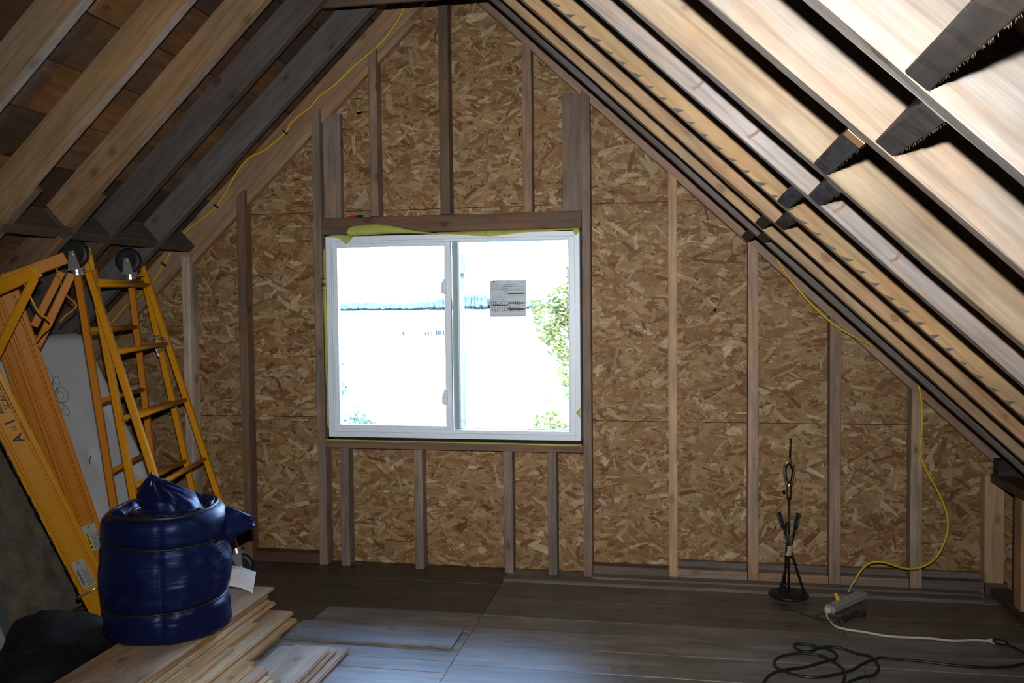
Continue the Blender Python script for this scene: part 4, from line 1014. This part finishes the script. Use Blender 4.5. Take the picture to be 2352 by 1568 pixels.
# ------------------------------------------------------------------ cables
def cable(name, pts, r, mat, label, n=6, flat=False):
    return tag(MB().tube(spline(pts, n), r, 8).build(name, mat, None, smooth=True), label, 'cable')
CL = [(-1.452, 3.243), (-1.497, 3.124), (-1.556, 3.042), (-1.63, 2.963), (-1.704, 2.908), (-1.791, 2.844), (-1.898, 2.755), (-1.989, 2.697), (-2.046, 2.638), (-2.115, 2.592), (-2.172, 2.548), (-2.201, 2.502), (-2.328, 2.408), (-2.427, 2.367), (-2.497, 2.3), (-2.557, 2.211), (-2.642, 2.093), (-2.77, 2.0), (-2.902, 1.903), (-2.94, 1.85), (-2.973, 1.786), (-3.077, 1.648), (-3.239, 1.52), (-3.359, 1.403)]
yc = tag(root('electrical_cable', (-2.2, 4.78, 2.5)), 'yellow electrical cable stapled along the left gable rafter', 'cable')
MB().tube(spline([(a, 4.786, b) for a, b in CL], 5), .0055, 8).build('jacket', 'ycord', yc, smooth=True)
for (a, b) in ((-2.201, 2.502), (-2.642, 2.093), (-2.99, 1.76)): MB().bar((a-.012, 4.781, b+.010), (a+.012, 4.781, b-.010), .008, .018, (0, 1, 0)).build('cable_clip', 'black', yc)
CR1 = [(0.500, 4.80, 1.80), (0.523, 4.785, 1.735), (0.56, 4.78, 1.662), (0.626, 4.77, 1.571), (0.734, 4.765, 1.445), (0.842, 4.755, 1.354), (0.96, 4.755, 1.287), (1.034, 4.77, 1.248), (1.12, 4.77, 1.17), (1.18, 4.76, 1.12)]
CR2 = [(1.218, 4.752, 1.065), (1.234, 4.75, 0.955), (1.235, 4.75, 0.832), (1.227, 4.75, 0.721), (1.261, 4.74, 0.623), (1.311, 4.73, 0.526), (1.346, 4.72, 0.43), (1.352, 4.71, 0.344), (1.325, 4.7, 0.257), (1.282, 4.69, 0.191), (1.218, 4.68, 0.153), (1.144, 4.67, 0.146), (1.038, 4.66, 0.176), (0.975, 4.66, 0.171), (0.925, 4.64, 0.135), (0.89, 4.62, 0.083)]
yc2 = tag(root('electrical_cable', (1.2, 4.75, .1)), 'yellow cable sagging below the right rafters and looping down to the power strip', 'cable')
MB().tube(spline(CR1+CR2, 5), .0058, 8).build('jacket', 'ycord', yc2, smooth=True)
MB().tube(spline([(0.89, 4.62, 0.083), (0.87, 4.6, 0.065), (0.852, 4.565, 0.047)], 4), .0042, 8).build('inner_lead', 'wcord', yc2, smooth=True)
MB().tube([(.895, 4.625, .088), (.885, 4.615, .079)], .0065, 8).build('taped_end', 'decal', yc2)
# power strip
ps = root('power_strip', (.83, 4.48, 0), 'grey plastic power strip lying on the floor by the wall', 'power strip')
A_, B_ = Vector((.722, 4.345, .026)), Vector((.925, 4.60, .026)); dd = (B_-A_).normalized(); s2 = dd.cross(Vector((0, 0, 1)))
MB().bar(A_, B_, .052, .036).build('housing', 'strip', ps, bevel=.006)
for k in range(5):
    q = A_.lerp(B_, .2+.16*k)+Vector((0, 0, .0185)); MB().bar(q-dd*.011, q+dd*.011, .026, .0015).build('outlet', 'decal', ps)
MB().bar(A_-dd*.02, A_+dd*.005, .03, .026).build('white_plug', 'wcord', ps, bevel=.004)
q = A_.lerp(B_, .33)-s2*.012; MB().tube([q+Vector((0, 0, .018)), q+Vector((-.012, .008, .05))], [.012, .009], 10).build('yellow_plug', 'ycord', ps)
WH = [(0.735, 4.372, 0.03), (0.712, 4.34, 0.018), (0.707, 4.30, 0.006), (0.713, 4.221, 0.006), (0.74, 4.158, 0.006), (0.846, 4.121, 0.006), (0.94, 4.088, 0.006), (1.094, 4.091, 0.006), (1.198, 4.077, 0.006), (1.294, 4.102, 0.006), (1.352, 4.085, 0.008)]
wc = tag(root('extension_cord', (1.0, 4.1, 0)), 'white extension cord running from the power strip across the dark boards', 'cord')
MB().tube(spline(WH, 5), .0055, 8).build('cord', 'wcord', wc, smooth=True)
MB().tube([(1.335, 4.088, .010), (1.352, 4.082, .013), (1.365, 4.075, .013)], [.006, .011, .012], 10).build('plug', 'wcord', wc)
bk = tag(root('extension_cord', (.7, 3.8, 0)), 'black extension cord lying in loose coils on the floor at lower right', 'cord')
BL = [(1.400, 4.060, 0.010), (1.432, 4.02, 0.007), (1.453, 3.962, 0.006), (1.458, 3.908, 0.006), (1.404, 3.861, 0.006), (1.328, 3.817, 0.006), (1.232, 3.794, 0.006), (1.114, 3.799, 0.006), (0.999, 3.821, 0.006), (0.878, 3.83, 0.006), (0.826, 3.818, 0.008), (0.764, 3.759, 0.008), (0.694, 3.677, 0.006), (0.591, 3.607, 0.006), (0.528, 3.586, 0.006), (0.459, 3.609, 0.006), (0.409, 3.655, 0.006), (0.401, 3.71, 0.006), (0.428, 3.772, 0.006), (0.485, 3.815, 0.006), (0.551, 3.83, 0.006), (0.611, 3.809, 0.006), (0.65, 3.741, 0.006), (0.666, 3.657, 0.015), (0.658, 3.595, 0.015), (0.635, 3.533, 0.006), (0.58, 3.43, 0.006), (.45, 3.36, .006), (.34, 3.38, .006),
      (0.327, 3.441, 0.008), (0.354, 3.54, 0.01), (0.409, 3.602, 0.018), (0.509, 3.664, 0.012), (0.612, 3.737, 0.016), (0.658, 3.785, 0.012), (0.663, 3.853, 0.01), (0.624, 3.891, 0.01), (0.564, 3.926, 0.008), (0.519, 3.928, 0.008), (0.505, 3.899, 0.008), (0.521, 3.848, 0.012), (0.556, 3.826, 0.017), (0.624, 3.884, 0.018), (0.69, 3.901, 0.012), (0.758, 3.855, 0.008), (0.799, 3.807, 0.018), (0.813, 3.729, 0.008), (0.777, 3.645, 0.008), (0.705, 3.581, 0.016), (0.644, 3.506, 0.018), (.60, 3.40, .008), (.7, 3.25, .006)]
MB().tube(spline(BL, 5), .0062, 8).build('cord', 'bcord', bk, smooth=True)
MB().tube([(1.357, 4.080, .014), (1.37, 4.074, .015), (1.395, 4.063, .014), (1.412, 4.05, .010)], [.012, .0145, .013, .007], 10).build('connector', 'bcord', bk, smooth=True)
# marker pen on the header
pen = tag(root('marker_pen', (-1.75, 4.77, 2.0)), 'red marker pen with a black cap lying on the window header', 'pen')
MB().tube([(-1.83, 4.775, 2.0055), (-1.772, 4.772, 2.0065)], .0045, 8).build('barrel', 'red', pen)
MB().tube([(-1.775, 4.772, 2.0075), (-1.735, 4.769, 2.008)], .0070, 8).build('cap', 'ink', pen)

# ------------------------------------------------------------------ outdoors: lake, shore, trees
water = MB().add([(-1500, 30, -5), (1500, 30, -5), (1500, 1600, -5), (-1500, 1600, -5)], [(0, 1, 2, 3)]).build('lake', 'water', None); tag(water, 'bright rippled lake outside the window', 'lake', kind='stuff')
M['ground'] = plain('sunlit_grass', (.10, .13, .05), .9)
g = MB(); 
g.add([(-60, 5.2, -3.2), (60, 5.2, -3.2), (60, 22, -4.2), (60, 34, -5.3), (-60, 34, -5.3), (-60, 22, -4.2)], [(0, 1, 2, 5), (5, 2, 3, 4)])
tag(g.build('lawn_bank', 'ground', None), 'green bank below the window running down to the lake', 'ground', kind='structure')
pr = root('porch_roof', (-1.2, 5.6, .55), 'pale sunlit porch roof just below the window', 'roof', kind='structure')
k = 0; x = -4.4
while x < 2.2:
    MB().bar((x+.19, 4.90, .70), (x+.19, 7.4, .385), .378, .03).build('roof_panel', 'porch', pr); x += .38
# far shore
rnd = random.Random(3)
shore = root('far_shore', (-300, 1480, -5), 'hazy wooded far shore across the lake', 'shore')
m = MB()
for i in range(70):
    x0 = -1250+i*22; m.add([(x0, 1470, -5.5), (x0+23, 1470, -5.5), (x0+23, 1500, 1), (x0, 1500, 1)], [(0, 1, 2, 3)])
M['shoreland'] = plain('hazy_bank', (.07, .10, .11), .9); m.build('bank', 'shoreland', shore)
m = MB()
for i in range(2600):
    x0 = rnd.uniform(-1250, 330); u = (x0+340)/60
    hmax = 17 + 12*math.exp(-((x0+335)/70)**2) - 4*math.exp(-((x0+640)/90)**2) + 2*math.sin(x0*.03)
    h_ = hmax*rnd.uniform(.55, 1.05); r = rnd.uniform(3, 7); c = (x0, rnd.uniform(1475, 1500), -5+h_*.5); n = 6
    b0 = [(c[0]+r*math.cos(2*math.pi*q/n), c[1]+r*math.sin(2*math.pi*q/n), -5+h_*.3) for q in range(n)]
    m.add([(c[0], c[1], -6)]+b0+[(c[0]+rnd.uniform(-1, 1), c[1], -5+h_)], [(0, 1+q, 1+(q+1) % n) for q in range(n)]+[(n+1, 1+q, 1+(q+1) % n) for q in range(n)])
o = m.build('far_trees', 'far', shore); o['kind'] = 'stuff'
# dock pilings
for i, xx in enumerate((-62.0, -56.6, -55.9, -55.1, -53.9, -53.4, -52.9, -52.3, -51.8, -51.3, -50.7)):
    h_ = 1.1 if i > 3 else .8
    plab = 'lone old piling standing apart left of the others in the lake' if i == 0 else 'slim old dock piling left of the tight row in the lake' if i < 4 else 'stout dock piling in the tight row behind the middle of the window'
    tag(MB().tube([(xx, 196, -5.4), (xx+rnd.uniform(-.1, .1), 196, -5+h_*rnd.uniform(.7, 1))], .19, 8).build('dock_piling', 'pilings', None), plab, 'piling', 'row of dock pilings')
# utility pole and wire
up_ = tag(root('utility_pole', (-3.44, 14, -3.7)), 'grey utility pole seen beside the middle sash of the window', 'pole')
MB().tube([(-3.44, 14, -3.8), (-3.425, 14, 2.30)], [.06, .048], 12).build('shaft', 'polewood', up_, smooth=True)
MB().bar((-3.40, 13.93, 2.02), (-3.40, 13.93, 2.33), .10, .08, (0, 1, 0)).build('bracket', 'polewood', up_)
tag(MB().tube(spline([(-3.42, 14, 1.05), (-2.95, 14, .45), (-2.57, 14, .02), (-1.4, 14, -1.2)], 5), .004, 6).build('overhead_wire', 'bcord', None), 'thin wire slanting down from the utility pole', 'wire')
# trees and shrubs
def leaves(m, blobs, n, size, rnd):
    tot = sum(b[3]*b[4]*b[5] for b in blobs)
    for (x, y_, z, rx, ry, rz) in blobs:
        for i in range(int(n*rx*ry*rz/tot)):
            d_ = Vector((rnd.gauss(0, 1), rnd.gauss(0, 1), rnd.gauss(0, 1))).normalized()*rnd.uniform(.35, 1)**.5
            c = Vector((x+d_.x*rx, y_+d_.y*ry, z+d_.z*rz)); s_ = size*rnd.uniform(.6, 1.3)
            a = Vector((rnd.gauss(0, 1), rnd.gauss(0, 1), rnd.gauss(0, .5))).normalized(); b = a.orthogonal().normalized(); b = (b+a.cross(b)*rnd.uniform(-1, 1)).normalized()
            m.add([c-a*s_, c+b*s_*.5, c+a*s_, c-b*s_*.5], [(0, 1, 2, 3)])
    return m
def tree(name, base, blobs, nleaf, size, mat, label, cat, trunk_r, seed):
    rnd = random.Random(seed); R_ = root(name, base, label, cat); bx, by, bz = base
    m = MB(); top = max(b[2] for b in blobs)
    if trunk_r > .03:
        m.tube([(bx, by, bz), (bx+.05, by, bz+(top-bz)*.5), (bx-.03, by, top)], [trunk_r, trunk_r*.7, trunk_r*.25], 8)
    for b in blobs:
        m.tube([(bx, by, max(bz, b[2]-b[5]*1.2)), ((bx+b[0])/2, (by+b[1])/2, b[2]-b[5]*.5), (b[0], b[1], b[2])], [max(.008, trunk_r*.4), max(.006, trunk_r*.3), .004], 6)
    m.build('branches', 'bark', R_, smooth=True)
    o = leaves(MB(), blobs, nleaf, size, rnd).build('foliage', mat, R_); o['kind'] = 'stuff'
TB = [(-1.75, 16, 1.55, .50, .5, .50), (-2.25, 16.1, 1.35, .40, .4, .42), (-1.9, 16, .9, .5, .5, .45), (-1.75, 15.8, .35, .38, .4, .4), (-1.55, 16.2, 2.1, .42, .5, .4), (-1.0, 16, 1.6, .8, .7, .8), (-.9, 16, .5, .7, .6, .8), (-1.2, 16, 2.7, .7, .6, .6), (-1.85, 16, -.0, .2, .3, .25), (-.4, 16.3, 2.2, .9, .8, 1.2), (-.2, 16, .6, .8, .7, .9), (-2.45, 16, 1.5, .18, .3, .2), (-2.3, 16, .95, .2, .3, .2)]
tree('deciduous_tree', (-.4, 16.2, -4.0), TB, 24000, .05, 'leaf', 'tall leafy tree beyond the right window pane', 'tree', .18, 11)
tree('shrub', (-1.27, 9, -3.4), [(-1.3, 9, .15, .20, .2, .30), (-1.2, 9, .05, .22, .2, .25), (-1.27, 9, .42, .10, .1, .13), (-1.35, 9, -.4, .4, .3, .5)], 2600, .034, 'leaf', 'rounded green shrub top at the bottom right of the window', 'shrub', .03, 5)
tree('shrub', (-.95, 9.2, -3.4), [(-.95, 9.2, .1, .12, .2, .25), (-.95, 9.2, -.5, .3, .2, .5)], 900, .034, 'leaf', 'sliver of green shrub at the lower right corner of the window', 'shrub', .03, 25)
tree('shrub', (-3.38, 9, -3.4), [(-3.38, 9, .18, .17, .2, .2), (-3.25, 9, .12, .14, .2, .16), (-3.5, 9, .12, .1, .15, .15), (-3.38, 9, .42, .05, .06, .08), (-3.35, 9, -.4, .4, .3, .5)], 1500, .034, 'leaf2', 'blue-green shrub top at the bottom left of the window', 'shrub', .03, 6)
tree('shrub', (-2.25, 9, -3.4), [(-2.27, 9, .16, .07, .1, .16), (-2.25, 9, -.4, .3, .3, .5)], 420, .03, 'leaf2', 'small faint shrub below the middle sash of the window', 'shrub', .03, 8)
tree('sapling', (-3.85, 9, -3.4), [(-3.68, 9, 1.08, .15, .15, .08), (-3.72, 9, .9, .16, .15, .10), (-3.66, 9, .62, .17, .15, .09), (-3.8, 9, .4, .2, .2, .2), (-3.9, 9, 1.2, .2, .2, .3)], 700, .05, 'leaf2', 'dark leafy branches peeking in at the left edge of the window', 'tree', .035, 9)

for o in bpy.data.objects:
    if o.parent and o.name.split('.')[0] in ('rust_chips', 'adjusting_holes', 'fine_print', 'floral_stitching', 'dark_spots', 'stitching', 'stain_marks', 'spike_knots', 'lettering_rules', 'printed_marks', 'printed_lines', 'warning_marks', 'black_bars', 'house_drawing', 'branches', 'caster_fork'):
        o['kind'] = 'stuff'
